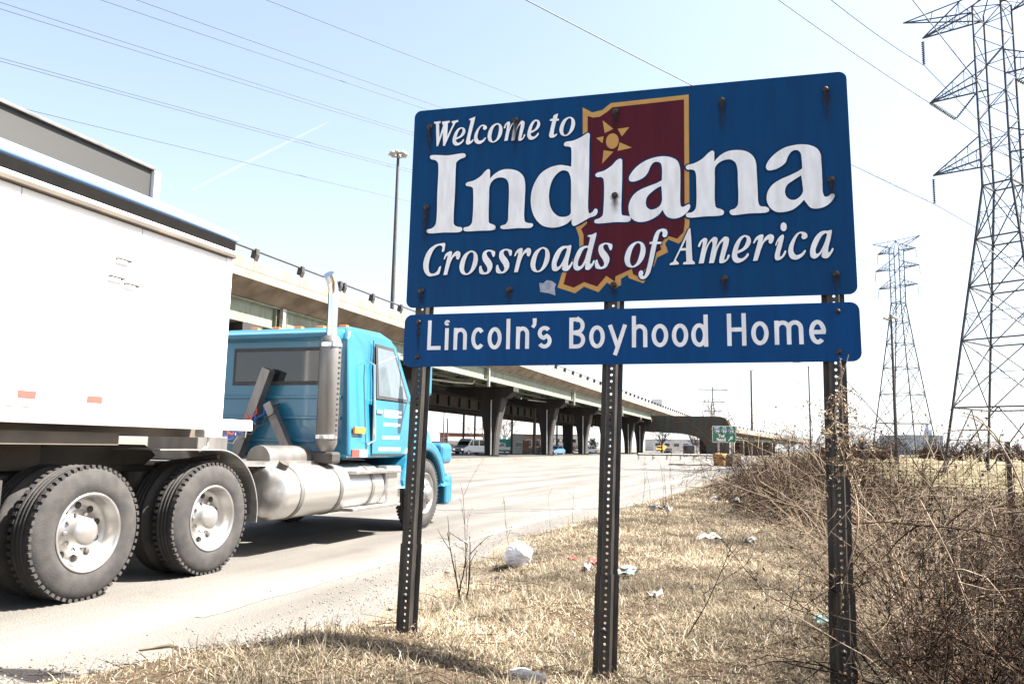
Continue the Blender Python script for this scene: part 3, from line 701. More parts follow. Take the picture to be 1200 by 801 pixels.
 ('X', [[(720,-320),(734,-289),(756,-275),(772,-275),(769,-302),(764,-319,1),(780,-292),(806,-274),(823,-282),(824,-305),(811,-326),(799,-321),(798,-303),(779,-313),(763,-343),(749,-384),(739,-415,1),(716,-416,1),(728,-369),(742,-318),(745,-301),(737,-304),(726,-320)]]),
 ('X', [[(1076,-270),(1092,-271),(1110,-268),(1107,-300),(1091,-363),(1090,-388),(1100,-381),(1111,-364),(1116,-368),(1106,-392),(1086,-416),(1068,-417),(1057,-408),(1061,-383,1),(1041,-407),(1021,-417),(1005,-409),(1001,-380),(1011,-338),(1036,-293),(1059,-274)],[(1082,-284),(1062,-298),(1040,-339),(1028,-374),(1032,-392),(1045,-386),(1066,-351),(1081,-313),(1087,-288)]]),
 ('W', [[(-1094,528,1),(-1053,529,1),(-1053,517,1),(-1062,514,1),(-1057,425,1),(-1036,500,1),(-1044,514,1),(-1043,525,1),(-995,526,1),(-995,515,1),(-1006,513,1),(-1008,430,1),(-974,504,1),(-983,513,1),(-982,522,1),(-942,526,1),(-943,514,1),(-958,509,1),(-984,455,1),(-1020,370,1),(-1031,369,1),(-1036,455,1),(-1061,375,1),(-1072,368,1),(-1076,427,1),(-1082,513,1),(-1094,517,1)]]),
 ('W', [[(-836,538,1),(-840,514),(-863,408),(-864,386),(-855,388),(-846,396),(-843,391),(-857,372),(-879,365),(-890,375),(-887,397),(-867,499),(-864,516,1),(-875,519,1),(-873,526,1)]]),
 ('W', [[(-338,511,1),(-343,479,1),(-332,478,1),(-333,466,1),(-347,467,1),(-361,396),(-359,381),(-349,386),(-342,388),(-342,380),(-361,366),(-382,367),(-389,378),(-384,407),(-371,468,1),(-385,469,1),(-384,480,1),(-368,482,1),(-363,501)]]),
 ('W', [[(-922,478),(-902,470),(-895,449),(-904,427),(-930,410),(-952,403,1),(-949,389),(-936,381),(-919,388),(-906,402),(-902,397),(-912,379),(-938,365),(-958,367),(-972,384),(-972,414),(-958,452),(-939,473)],[(-922,470),(-938,453),(-950,415,1),(-930,423),(-916,445),(-914,464)]]),
 ('W', [[(-468,485),(-449,476),(-442,454),(-451,431),(-476,412),(-497,404,1),(-495,389),(-482,381),(-466,388),(-454,403),(-449,397),(-460,379),(-485,363),(-504,365),(-517,384),(-516,415),(-502,456),(-484,479)],[(-468,476),(-483,458),(-495,417,1),(-476,426),(-462,449),(-460,470)]]),
 ('W', [[(-786,482),(-766,472),(-764,455),(-778,448),(-787,457),(-786,471),(-792,475),(-805,462),(-817,429),(-818,399),(-806,383),(-786,388),(-770,402),(-767,398),(-780,376),(-805,363),(-828,370),(-840,394),(-837,428),(-818,463),(-802,479)]]),
 ('W', [[(-701,484),(-678,472),(-668,446),(-672,410),(-692,378),(-720,365),(-746,374),(-757,400),(-753,434),(-734,469)],[(-703,475),(-720,459),(-732,421),(-733,390),(-723,372),(-706,382),(-693,417),(-689,450),(-692,470)]]),
 ('W', [[(-270,484),(-248,473),(-238,447),(-243,412),(-264,381),(-292,368),(-317,377),(-328,403),(-324,435),(-304,470)],[(-273,476),(-290,460),(-303,423),(-305,393),(-295,375),(-278,385),(-264,419),(-259,452),(-262,471)]]),
 ('W', [[(-659,448),(-652,473),(-633,488),(-623,482),(-626,452),(-630,438,1),(-613,470),(-595,489),(-582,481),(-583,456),(-589,434,1),(-569,469),(-551,486),(-536,477),(-537,448),(-549,398),(-552,378),(-544,381),(-536,400),(-530,398),(-539,375),(-557,362),(-570,365),(-572,378),(-568,403),(-559,450),(-558,465),(-569,455),(-581,426),(-589,387),(-594,367,1),(-613,367,1),(-606,417),(-601,457),(-604,469),(-613,458),(-625,423),(-635,369,1),(-656,369,1),(-647,417),(-641,465),(-643,471),(-653,447)]]),
]
GOLD = [(-195,537),(-140,501),(-81,511),(-33,548),(400,557),(393,-191),(383,-258),(335,-301),(279,-274),(262,-297),(278,-345),(219,-373),(203,-417),(144,-514),(66,-482),(59,-463),(23,-484),(23,-518),(-10,-538),(-53,-501),(-100,-555),(-180,-520),(-230,-556),(-329,-520),(-306,-443),(-246,-363),(-208,-294),(-209,-238),(-220,-202),(-230,-177),(-190,-162)]
MAROON = [(-166,482),(-135,469),(-96,471),(-52,498),(-25,521),(374,530),(368,-185),(361,-238),(327,-273),(274,-253),(246,-289),(236,-306),(242,-330),(209,-348),(177,-401),(140,-454),(126,-480),(89,-462),(82,-431),(-7,-469),(-10,-499),(-57,-464),(-107,-523),(-180,-495),(-237,-524),(-295,-503),(-279,-437),(-231,-369),(-185,-288),(-185,-225),(-199,-189),(-166,-159)]
RAYS = [[(-80,447),(-19,390),(-68,369)],[(71,392),(5,388),(29,341)],[(-116,343),(-74,350),(-80,309)],[(85,269),(17,306),(5,256)],[(-82,187),(-74,266),(-19,253)]]
SIGN_C = Vector((0.56773693, 4.29508846, 2.65903344))
SIGN_R = Matrix(((0.97049004, 0.24112854, 0.00247233), (-0.24102095, 0.96963127, 0.04152222), (0.00761494, -0.04089278, 0.99913452)))
SDZ = 2.55
sign = thing('welcome_sign', 'large blue Welcome to Indiana road sign with Lincoln plaque below on three posts', 'road sign')
sign.matrix_world = Matrix.Translation(SIGN_C + SIGN_R @ Vector((0, 0, -SDZ))) @ SIGN_R.to_4x4()

def catmull(pts, sub=6):
    n = len(pts); out = []
    P = [Vector((p[0], p[1])) for p in pts]
    corner = [len(p) > 2 for p in pts]
    for i in range(n):
        p0, p1, p2, p3 = P[i - 1], P[i], P[(i + 1) % n], P[(i + 2) % n]
        if corner[i] and corner[(i + 1) % n]:
            out.append(p1); continue
        if corner[i]: p0 = p1 * 2 - p2 if False else p1
        if corner[(i + 1) % n]: p3 = p2
        # centripetal parametrisation keeps the curve tight
        def tj(t, a, b): return t + max((b - a).length, 1e-6) ** 0.5
        t0 = 0.0; t1 = tj(t0, p0, p1) if (p1 - p0).length > 1e-6 else 1e-3
        t2 = tj(t1, p1, p2); t3 = tj(t2, p2, p3) if (p3 - p2).length > 1e-6 else t2 + 1e-3
        for k in range(sub):
            t = t1 + (t2 - t1) * k / sub
            A1 = p0 * ((t1 - t) / (t1 - t0)) + p1 * ((t - t0) / (t1 - t0))
            A2 = p1 * ((t2 - t) / (t2 - t1)) + p2 * ((t - t1) / (t2 - t1))
            A3 = p2 * ((t3 - t) / (t3 - t2)) + p3 * ((t - t2) / (t3 - t2))
            B1 = A1 * ((t2 - t) / (t2 - t0)) + A2 * ((t - t0) / (t2 - t0))
            B2 = A2 * ((t3 - t) / (t3 - t1)) + A3 * ((t - t1) / (t3 - t1))
            out.append(B1 * ((t2 - t) / (t2 - t1)) + B2 * ((t - t1) / (t2 - t1)))
    return out
def area2(p):
    return sum(p[i].x * p[(i + 1) % len(p)].y - p[(i + 1) % len(p)].x * p[i].y for i in range(len(p)))
def offset_poly(p, d):
    sgn = 1 if area2(p) > 0 else -1
    n = len(p); out = []
    for i in range(n):
        e = (p[(i + 1) % n] - p[i - 1])
        if e.length < 1e-9: out.append(p[i]); continue
        e.normalize()
        out.append(p[i] + Vector((e.y, -e.x)) * d * sgn)
    return out
def flat_mesh(mb, contours, y):
    """fill outlines (first is the outside, the rest are holes) on the plane at depth y"""
    tri = tessellate_polygon([[Vector((q.x, q.y, 0)) for q in c] for c in contours])
    allp = [q for c in contours for q in c]
    mb.add([(q.x / 1000, y, q.y / 1000 + SDZ) for q in allp], [tuple(t) for t in tri])
def rounded(w, h, r, cx=0, cz=0, n=7):
    out = []
    for sx, sz, a0 in ((1, 1, 0), (-1, 1, 90), (-1, -1, 180), (1, -1, 270)):
        for k in range(n):
            a = R(a0 + 90 * k / (n - 1))
            out.append((cx + sx * (w / 2 - r) + r * math.cos(a), cz + sz * (h / 2 - r) + r * math.sin(a)))
    return out
TH = 0.004
panel = MB().prism([(x, z + SDZ) for x, z in rounded(2.445, 1.22, 0.042)], 0, TH, 'y').build('sign_panel', 'sign_blue', sign)
plaque = MB().prism([(x, z + SDZ) for x, z in rounded(2.452, 0.305, 0.045, 0.0, -0.803)], 0, TH, 'y').build('plaque', 'plaque_blue', sign)
# state outline and sun
mb = MB(); flat_mesh(mb, [[Vector(p) for p in GOLD]], -0.0010); mb.build('state_border', 'sign_gold', panel)
mb = MB(); flat_mesh(mb, [[Vector(p) for p in MAROON]], -0.0018); mb.build('state_outline', 'sign_maroon', panel)
mb = MB()
flat_mesh(mb, [[Vector((-25 + 36 * math.cos(2 * math.pi * k / 32), 317 + 46 * math.sin(2 * math.pi * k / 32))) for k in range(32)]], -0.0026)
for r_ in RAYS: flat_mesh(mb, [[Vector(p) for p in r_]], -0.0026)
mb.build('sun_emblem', 'sign_gold', panel)
for gi, (grp, cs) in enumerate(GLYPHS):
    cc = [catmull(c, 7 if grp == 'I' else 5) for c in cs]
    od = {'I': 9, 'X': 7, 'W': 4}[grp]
    sets = [cc]
    if len(cc) > 1:
        lo = min(q.y for q in cc[0]); hi = max(q.y for q in cc[0])
        if min(q.y for q in cc[1]) > hi: sets = [[cc[0]], [cc[1]]]      # the dot of an i
    mo, ml = MB(), MB()
    for st in sets:
        for ci, c_ in enumerate(st):                 # a band round every contour
            ob = offset_poly(c_, od if ci == 0 else -od)
            ib = offset_poly(c_, -2.5 if ci == 0 else 2.5)
            n_ = len(c_); yy = -0.0034 - 0.00003 * gi
            mo.add([(q.x / 1000, yy, q.y / 1000 + SDZ) for q in ib] + [(q.x / 1000, yy, q.y / 1000 + SDZ) for q in ob],
                   [(i, (i + 1) % n_, n_ + (i + 1) % n_, n_ + i) for i in range(n_)])
        flat_mesh(ml, st, -0.0054 - 0.00003 * gi)
    lo_ = ml.build('letter', 'sign_white', panel)
    mo.build('letter_outline', 'sign_navy', panel if False else panel)
# bolts, with dark run-off stains below them
def streak_material():
    m = bpy.data.materials.new('runoff_stain')
    m.use_nodes = True
    nt = m.node_tree
    b = nt.nodes['Principled BSDF']
    b.inputs['Base Color'].default_value = (0.012, 0.009, 0.008, 1)
    b.inputs['Roughness'].default_value = 0.9
    a = nt.nodes.new('ShaderNodeAttribute'); a.attribute_name = 'tint'
    nz = nt.nodes.new('ShaderNodeTexNoise'); nz.inputs['Scale'].default_value = 60
    mu = nt.nodes.new('ShaderNodeMath'); mu.operation = 'MULTIPLY'
    nt.links.new(a.outputs['Fac'], mu.inputs[0]); nt.links.new(nz.outputs['Fac'], mu.inputs[1])
    m2 = nt.nodes.new('ShaderNodeMath'); m2.operation = 'MULTIPLY'; m2.inputs[1].default_value = 2.6; m2.use_clamp = True
    nt.links.new(mu.outputs[0], m2.inputs[0]); nt.links.new(m2.outputs[0], b.inputs['Alpha'])
    return m
MATS['stain'] = streak_material()
mat('rust', (0.35, 0.16, 0.05), (0.25, 0.1, 0.03), 0.9)
bolt_m = MB().lathe([(0.0, -0.011), (0.008, -0.011), (0.0125, -0.007), (0.0125, -0.0035), (0.018, -0.003), (0.018, 0.0)], 12, 'y').mesh('bolt', 'bolt_dark', True)
def stain(x, z, ln, wd, parent, y=-0.0075):
    n = 8; v = []; t = []
    for i in range(n + 1):
        q = i / n
        for c in (-1, 0, 1):
            v.append((x + c * wd * (0.5 + 0.12 * math.sin(i * 2.1 + x * 9)), y, z - q * ln))
            t.append((0.9 * (1 - q) ** 1.3 if c == 0 else 0.0,) * 3)
    f = [(i * 3 + c, i * 3 + c + 1, i * 3 + c + 4, i * 3 + c + 3) for i in range(n) for c in (0, 1)]
    o = np_mesh('runoff_stain', np.array(v), np.array(f), 'stain', tint=np.array(t))
    o.parent = parent
for x, z, ln in ((-1121, 499, .2), (-590, 495, .22), (-9, 494, .12), (-1121, -5, .24), (-11, -5, .1), (578, 504, .2), (1115, 515, .2), (1121, 7, .12),
                 (-1131, -512, .09), (-605, -521, .08), (-18, -518, .08), (569, -503, .1), (1122, -502, .1)):
    inst(bolt_m, 'bolt', panel, (x / 1000, -0.0055, z / 1000 + SDZ))
    stain(x / 1000, z / 1000 + SDZ, ln * 1.15, 0.05, panel)
for x, z in ((-1138, -694), (-1140, -898), (1123, -697), (1118, -906)):
    inst(bolt_m, 'bolt', plaque, (x / 1000, 0.0, z / 1000 + SDZ), scale=(.85, 1, .85))
stain(-1.139, -0.694 + SDZ, 0.2, 0.03, plaque, -0.002)
mb = MB(); flat_mesh(mb, [[Vector(p) for p in [(-433, -488), (-412, -494), (-389, -475), (-360, -482), (-336, -501), (-345, -520), (-340, -565), (-380, -550), (-427, -542)]]], -0.0012)
mb.build('sticker_residue', 'sticker', panel)
# --- plaque lettering: even-width sans strokes
SW = 0.022
def stroke(mb, pts, y, closed=False, w=SW):
    P = [Vector(p) for p in pts]; n = len(P); v = []
    for i in range(n):
        a = P[i - 1] if (i > 0 or closed) else None
        b = P[(i + 1) % n] if (i < n - 1 or closed) else None
        if a is None: d = (b - P[i]).normalized(); k = 1
        elif b is None: d = (P[i] - a).normalized(); k = 1
        else:
            d1 = (P[i] - a).normalized(); d2 = (b - P[i]).normalized(); d = (d1 + d2).normalized(); k = 1 / max(0.6, d.dot(d1))
        nn = Vector((-d.y, d.x)) * w / 2 * k
        v += [(P[i].x + nn.x, y, P[i].y + nn.y), (P[i].x - nn.x, y, P[i].y - nn.y)]
    f = [(2 * i, 2 * i + 1, 2 * i + 3, 2 * i + 2) for i in range(n - 1)]
    if closed: f.append((2 * n - 2, 2 * n - 1, 1, 0))
    mb.add(v, f)
def ell(cx, cy, rx, ry, a0, a1, n=18):
    return [(cx + rx * math.cos(R(a0 + (a1 - a0) * k / n)), cy + ry * math.sin(R(a0 + (a1 - a0) * k / n))) for k in range(n + 1)]
def plaque_letter(ch, x0, x1, zb):
    w = x1 - x0; h = SW / 2; CAP, XH = 0.172, 0.126
    S = []
    def arch(a, b):    # n-shaped arch
        return [(a, 0.04), (a + 0.001, XH - 0.045)] + ell((a + b) / 2, XH - 0.045, (b - a) / 2, 0.045 - h, 180, 0, 12)[1:] + [(b, 0)]
    if ch == 'L': S = [[(h, CAP), (h, h), (w, h)]]
    elif ch == 'i': S = [[(w / 2, 0), (w / 2, XH)], ell(w / 2, 0.157, 0.0055, 0.0055, 0, 330, 9)]
    elif ch == 'l': S = [[(w / 2, 0), (w / 2, CAP)]]
    elif ch == 'n': S = [[(h, 0), (h, XH)], arch(h, w - h)]
    elif ch == 'h': S = [[(h, 0), (h, CAP)], arch(h, w - h)]
    elif ch == 'm':
        S = [[(h, 0), (h, XH)], arch(h, w / 2), arch(w / 2, w - h)]
    elif ch == 'o': S = [('c', ell(w / 2, XH / 2, w / 2 - h, XH / 2 - h, 0, 350, 28))]
    elif ch == 'c': S = [ell(w / 2, XH / 2, w / 2 - h, XH / 2 - h, 42, 318, 24)]
    elif ch == 'e': S = [[(h, XH / 2), (w - h * .2, XH / 2)], ell(w / 2, XH / 2, w / 2 - h, XH / 2 - h, 0, 312, 26)]
    elif ch == 'd': S = [('c', ell(w / 2 - h * .3, XH / 2, w / 2 - h * 1.1, XH / 2 - h, 0, 350, 28)), [(w - h, 0), (w - h, CAP)]]
    elif ch == 's':
        rx, r1, r2 = w / 2 - h, 0.028, 0.031
        S = [ell(w / 2, XH - h - r1, rx * .92, r1, 35, 180, 10)[:-1] + ell(w / 2, XH - h - r1, rx * .92, r1, 180, 262, 5) + ell(w / 2, h + r2, rx, r2, 80, 0, 5)[1:] + ell(w / 2, h + r2, rx, r2, 0, -148, 11)[1:]]
    elif ch == "'": S = [[(w * .55, CAP), (w * .6, CAP - .022)], [(w * .6, CAP - .012), (w * .55, CAP - .035), (w * .2, CAP - .052)]]
    elif ch == 'H': S = [[(h, 0), (h, CAP)], [(w - h, 0), (w - h, CAP)], [(h, CAP * .5), (w - h, CAP * .5)]]
    elif ch == 'B':
        S = [[(h, 0), (h, CAP)], [(h, CAP - h), (w * .5, CAP - h)] + ell(w * .5, CAP * .75 - h * .3, w * .5 - h * 1.3, CAP * .25 - h * .7, 90, -90, 10) + [(h, CAP * .5)],
             [(h, CAP * .5), (w * .5, CAP * .5)] + ell(w * .5, CAP * .25 + h * .3, w * .5 - h, CAP * .25 - h * .7, 90, -90, 10) + [(h, h)]]
    elif ch == 'y': S = [[(h, XH), (w * .5, 0.006)], [(w - h, XH), (w * .46, -0.012), (w * .36, -0.04)]]
    mb = MB()
    for k, st in enumerate(S):
        cl = st[0] == 'c'
        p = st[1] if cl else st
        wd = 0.02 if (ch == "'" and k == 1) else SW
        stroke(mb, [(x0 + a, zb + b + SDZ) for a, b in p], -0.0012 - 0.0003 * k, cl, wd)
    mb.build('letter', 'sign_white', plaque)
for ch, a, b, z in [('L', -1082, -1001, -859), ('i', -982, -950, -861), ('n', -925, -846, -861), ('c', -820, -740, -861), ('o', -724, -643, -862), ('l', -619, -592, -862), ('n', -560, -485, -862), ("'", -473, -442, -863), ('s', -439, -358, -862), ('B', -260, -172, -865), ('o', -150, -65, -866), ('y', -48, 56, -865), ('h', 81, 163, -865), ('o', 186, 273, -866), ('o', 292, 377, -867), ('d', 395, 479, -868), ('H', 576, 672, -866), ('o', 697, 783, -865), ('m', 812, 953, -864), ('e', 981, 1062, -865)]:
    plaque_letter(ch, a / 1000, b / 1000, z / 1000)
# --- perforated U-channel posts
def channel_post(x_top, x_bot, z_bot, z_top, y0=0.006, w=0.022, D=0.036, fl=0.022, pitch=0.0345, hole=0.0058, off=0.0):
    mb = MB()
    def X(z): return x_bot + (x_top - x_bot) * (z - z_bot) / (z_top - z_bot)
    z = z_bot
    # web facing the camera, with real holes: one cell per pitch
    while z < z_top - 1e-6:
        z1 = min(z + pitch, z_top); zc = (z + z1) / 2; c = X(zc)
        for yy in (y0, y0 + 0.004):
            v = [(c - w, yy, z + SDZ), (c + w, yy, z + SDZ), (c + w, yy, z1 + SDZ), (c - w, yy, z1 + SDZ)]
            hv = [(c + off + hole * 1.25 * math.cos(R(a)), yy, zc + hole * 1.25 * math.sin(R(a)) + SDZ) for a in (225, 270, 315, 0, 45, 90, 135, 180)]
            mb.add(v + hv, [(0, 1, 6, 5, 4), (1, 2, 8, 7, 6), (2, 3, 10, 9, 8), (3, 0, 4, 11, 10)])
        z = z1
    for sgn in (-1, 1):
        pr = []
        for zz in (z_bot, z_top):
            c = X(zz)
            pr.append([(c + sgn * w, y0, zz + SDZ), (c + sgn * (w + 0.012), y0 + D, zz + SDZ), (c + sgn * (w + 0.012 + fl), y0 + D, zz + SDZ),
                       (c + sgn * (w + 0.012 + fl), y0 + D + 0.005, zz + SDZ), (c + sgn * (w + 0.007), y0 + D + 0.005, zz + SDZ), (c + sgn * (w - 0.004), y0 + 0.004, zz + SDZ)])
        v = pr[0] + pr[1]
        mb.add(v, [(i, (i + 1) % 6, 6 + (i + 1) % 6, 6 + i) for i in range(6)])
    return mb
for xt, xb, zb, stub in ((-1.105, -1.152, -2.5, 0.46), (0.01, -0.07, -2.65, 0.5), (1.128, 1.075, -2.6, 0.42)):
    po = channel_post(xt, xb, zb, 0.58).build('post', 'post_steel', sign)
    k = stub + 0.1
    channel_post(xb + (xt - xb) * k / 3.1, xb, zb, zb + k, y0=0.001, w=0.026, D=0.038, fl=0.024).build('base_channel', 'post_steel', po)
    for q in (0.12, 0.36):
        inst(bolt_m, 'bolt', po, (xb, -0.002, zb + stub - 0.05 - q + SDZ), scale=(.8, 1, .8))

# ------------------------------------------------------------------ tractor unit and dump trailer
TR0 = Vector((-3.27, 6.39, 0)); TRA = math.atan2(0.9454, 0.326)
trac = thing('semi_tractor', 'sky blue day-cab semi tractor pulling the white trailer along the road', 'truck', TR0, TRA)
WR = 0.52
def tyre_mb(w, r=WR, rr=0.295):
    """tyre with rounded shoulders and circumferential grooves; outer face at y=0"""
    p = [(rr, 0.03), (rr + 0.03, 0.008), (rr + 0.09, 0.0), (r - 0.07, 0.012), (r - 0.028, 0.03), (r - 0.006, 0.055)]
    g0, g1 = 0.062, w - 0.062
    k = 4
    for i in range(k + 1):
        a = g0 + (g1 - g0) * i / k
        if 0 < i < k + 0:
            p += [(r, a - 0.006), (r - 0.014, a - 0.004), (r - 0.014, a + 0.004), (r, a + 0.006)]
        else:
            p += [(r, a)]
    p += [(r - 0.006, w - 0.055), (r - 0.028, w - 0.03), (r - 0.07, w - 0.012), (rr + 0.09, w), (rr + 0.03, w - 0.008), (rr, w - 0.03)]
    return MB().lathe(p, 56, 'y')
ty_m = tyre_mb(0.27).mesh('tyre', 'black_rubber', True)
# shoulder lugs give the tread its notched edge
lug = MB()
for k in range(56):
    a = 2 * math.pi * k / 56
    for s0_ in (0.028, 0.21):
        c, s_ = math.cos(a), math.sin(a)
        t = (-s_, c)
        v = []
        for rr_ in (WR - 0.02, WR + 0.004):
            for tt in (-0.016, 0.016):
                for yy in (s0_, s0_ + 0.034):
                    v.append((c * rr_ + t[0] * tt, yy, s_ * rr_ + t[1] * tt))
        lug.add(v, [(0, 1, 3, 2), (4, 6, 7, 5), (0, 4, 5, 1), (2, 3, 7, 6), (0, 2, 6, 4), (1, 5, 7, 3)])
lug_m = lug.mesh('tread_lugs', 'black_rubber')
# deep dish rim (outer drive wheel): flange, barrel, recessed disc, hub
def dish_rim():
    mb = MB()
    mb.lathe([(0.305, 0.028), (0.31, 0.012), (0.298, 0.008), (0.285, 0.02), (0.275, 0.05), (0.262, 0.13), (0.25, 0.15), (0.2, 0.158), (0.165, 0.15), (0.15, 0.13), (0.125, 0.125), (0.115, 0.06), (0.1, 0.035), (0.07, 0.025), (0.0, 0.022)], 48, 'y')
    return mb
rim_m = dish_rim().mesh('rim', 'alloy', True)
hole_m = MB().lathe([(0.0, 0.0), (0.026, 0.0), (0.026, 0.012)], 12, 'y').mesh('hand_hole', 'chassis_dark', True)
nut_m = MB().lathe([(0.0, -0.022), (0.012, -0.022), (0.016, -0.016), (0.016, 0.0)], 6, 'y').mesh('wheel_nut', 'alloy')
def front_rim():
    mb = MB()
    mb.lathe([(0.305, 0.03), (0.31, 0.012), (0.298, 0.006), (0.285, 0.02), (0.27, 0.045), (0.255, 0.052), (0.2, 0.005), (0.165, -0.02), (0.15, -0.022), (0.125, -0.018), (0.115, -0.055), (0.1, -0.075), (0.07, -0.085), (0.0, -0.088)], 48, 'y')
    return mb
frim_m = front_rim().mesh('rim', 'alloy', True)
def wheel(u, front=False, far=False, dual=True, parent=trac, spin=0.0):
    """a wheel whose outer sidewall lies at y=0 (near side) or y=2.5 (far side)"""
    w = bpy.data.objects.new('wheel', None); COL.objects.link(w); w.parent = parent
    w.location = (u, 2.5 if far else 0.0, WR)
    w.rotation_euler = (0, 0, math.pi if far else 0)
    inst(ty_m, 'tyre', w, rot=(0, spin, 0)); tag(inst(lug_m, 'tread', w, rot=(0, spin, 0)), kind='stuff')
    inst(frim_m if front else rim_m, 'rim', w)
    if dual and not front:
        inst(ty_m, 'tyre', w, (0, 0.31, 0), rot=(0, spin + .1, 0))
    for k in range(10):
        a = 2 * math.pi * k / 10 + spin
        inst(nut_m, 'wheel_nut', w, (0.14 * math.cos(a), (-0.018 if front else 0.128), 0.14 * math.sin(a)))
    for k in range(10):
        a = 2 * math.pi * (k + .5) / 10 + spin
        if front: inst(hole_m, 'hand_hole', w, (0.222 * math.cos(a), 0.018, 0.222 * math.sin(a)), rot=(0, 0, 0))
        else: inst(hole_m, 'hand_hole', w, (0.205 * math.cos(a), 0.148, 0.205 * math.sin(a)))
    return w
for u in (0.0, 1.43):
    wheel(u, spin=u * 1.3); wheel(u, far=True)
wheel(6.17, front=True, spin=.4); wheel(6.17, front=True, far=True)
# axles and chassis
for u in (0.0, 1.43, 6.17):
    MB().cyl((u, 0.3, WR), (u, 2.2, WR), 0.09, n=12).build('axle', 'chassis_dark', trac)
for v_ in (0.8, 1.62):
    MB().box(-0.85, 7.0, v_, v_ + 0.08, 0.72, 1.0).build('frame_rail', 'chassis_dark', trac)
for u in (0.0, 1.43):
    mb = MB(); mb.box(u - 0.12, u + 0.12, 0.62, 1.88, 0.62, 0.75); mb.cyl((u - .3, .7, .5), (u - .3, .7, .95), .11, n=12); mb.cyl((u - .3, 1.8, .5), (u - .3, 1.8, .95), .11, n=12)
    mb.build('suspension', 'chassis_dark', trac)
mb = MB(); mb.prism([(-0.2, 1.08), (0.2, 1.2), (1.3, 1.2), (1.45, 1.1), (1.3, 1.0), (-0.1, 1.0)], 0.75, 1.75, 'y'); mb.build('fifth_wheel', 'chassis_dark', trac, bev=.02)
MB().box(1.9, 3.75, 0.35, 2.15, 0.98, 1.03).build('deck_plate', 'alloy', trac)
# half fenders over the front drive axle
def arc_strip(cu, cz, r_, a0, a1, y0, y1, th=0.012, n=20, tail=0.0):
    v, f = [], []
    pts = []
    if tail: pts.append((cu + r_ * math.cos(R(a0)) - tail, cz + r_ * math.sin(R(a0)), 90))
    for k in range(n + 1):
        a = a0 + (a1 - a0) * k / n
        pts.append((cu + r_ * math.cos(R(a)), cz + r_ * math.sin(R(a)), a))
    for x, z, a in pts:
        c, s_ = math.cos(R(a)) * th, math.sin(R(a)) * th
        v += [(x, y0, z), (x, y1, z), (x + c, y1, z + s_), (x + c, y0, z + s_)]
    m = len(pts)
    for i in range(m - 1):
        for k in range(4):
            f.append((i * 4 + k, i * 4 + (k + 1) % 4, i * 4 + 4 + (k + 1) % 4, i * 4 + 4 + k))
    f += [(0, 1, 2, 3), (m * 4 - 1, m * 4 - 2, m * 4 - 3, m * 4 - 4)]
    return MB().add(v, f)
for y0, y1 in ((-0.01, 0.6), (1.9, 2.51)):
    fd = arc_strip(1.43, WR, 0.64, 92, -8, y0, y1, tail=0.75).build('fender', 'tank_alu', trac)
    MB().cyl((1.55, y0 + .1, 1.1), (1.55, .85 if y0 < 1 else 1.65, 1.0), .025, n=8).build('fender_bracket', 'chassis_dirty', fd)
    MB().box(-0.82, -0.79, y0 + .02, y1 - .02, 0.16, 0.95).build('mud_flap', 'black_rubber', trac)
# fuel tanks, straps, steps
for y0 in (0.34, 2.16):
    tk = MB(); tk.lathe([(0.0, 2.62), (0.25, 2.64), (0.295, 2.68), (0.305, 2.72), (0.305, 4.88), (0.295, 4.92), (0.25, 4.96), (0.0, 4.98)], 40, 'x', (0, y0, 0.68))
    to = tk.build('fuel_tank', 'tank_alu', trac, smooth=True)
    for u in (2.95, 3.8, 4.6):
        MB().lathe([(0.306, u - .035), (0.314, u - .035), (0.314, u + .035), (0.306, u + .035)], 40, 'x', (0, y0, 0.68)).build('tank_strap', 'shield_grey', to, smooth=True)
    MB().cyl((2.78, y0 - .12, .95), (2.78, y0 - .16, 1.02), .06, n=14).build('filler_cap', 'chassis_dark', to)
    near = y0 < 1
    ya, yb = (-0.02, 0.3) if near else (2.2, 2.52)
    for z, u0_, u1_ in ((0.4, 4.0, 5.3), (0.86, 4.05, 5.3)):
        MB().box(u0_, u1_, ya, yb - .05, z, z + .04).build('step', 'alloy', trac, bev=.008)
    MB().box(5.0, 5.42, ya + .06, yb + .3, 0.42, 0.95).build('battery_box', 'tank_alu', trac, bev=.03)
# day cab: its own carrier so the whole house sits as one on the chassis
CABX = 0.2
def shift_cab(names0):
    for o in trac.children:
        if o.name not in names0: o.location.x += CABX
before_cab = set(o.name for o in trac.children)
def cab_shell():
    side = [(3.85, 1.06), (3.85, 2.60), (3.9, 2.72), (4.02, 2.79), (4.85, 2.82), (5.1, 2.76), (5.24, 2.66), (5.62, 1.95), (5.66, 1.55), (5.66, 1.06)]
    v = []
    for (x, z) in side:
        t = max(0.0, (z - 1.85) / 0.97)
        ins = 0.02 + 0.1 * t + (0.05 if z > 2.7 else 0)
        v.append((x, 0.08 + ins, z))
    n = len(side)
    for (x, z) in side:
        t = max(0.0, (z - 1.85) / 0.97)
        ins = 0.02 + 0.1 * t + (0.05 if z > 2.7 else 0)
        v.append((x, 2.42 - ins, z))
    f = [tuple(range(n)), tuple(range(n, 2 * n))[::-1]] + [(i, n + i, n + (i + 1) % n, (i + 1) % n) for i in range(n)]
    return MB().add(v, f)
cabo = cab_shell().build('cab', 'cab_blue', trac, bev=0.05, seg=3, ang=25)
def cy(z): return 0.1 + 0.1 * max(0.0, (z - 1.85) / 0.97)      # near cab side y at height z
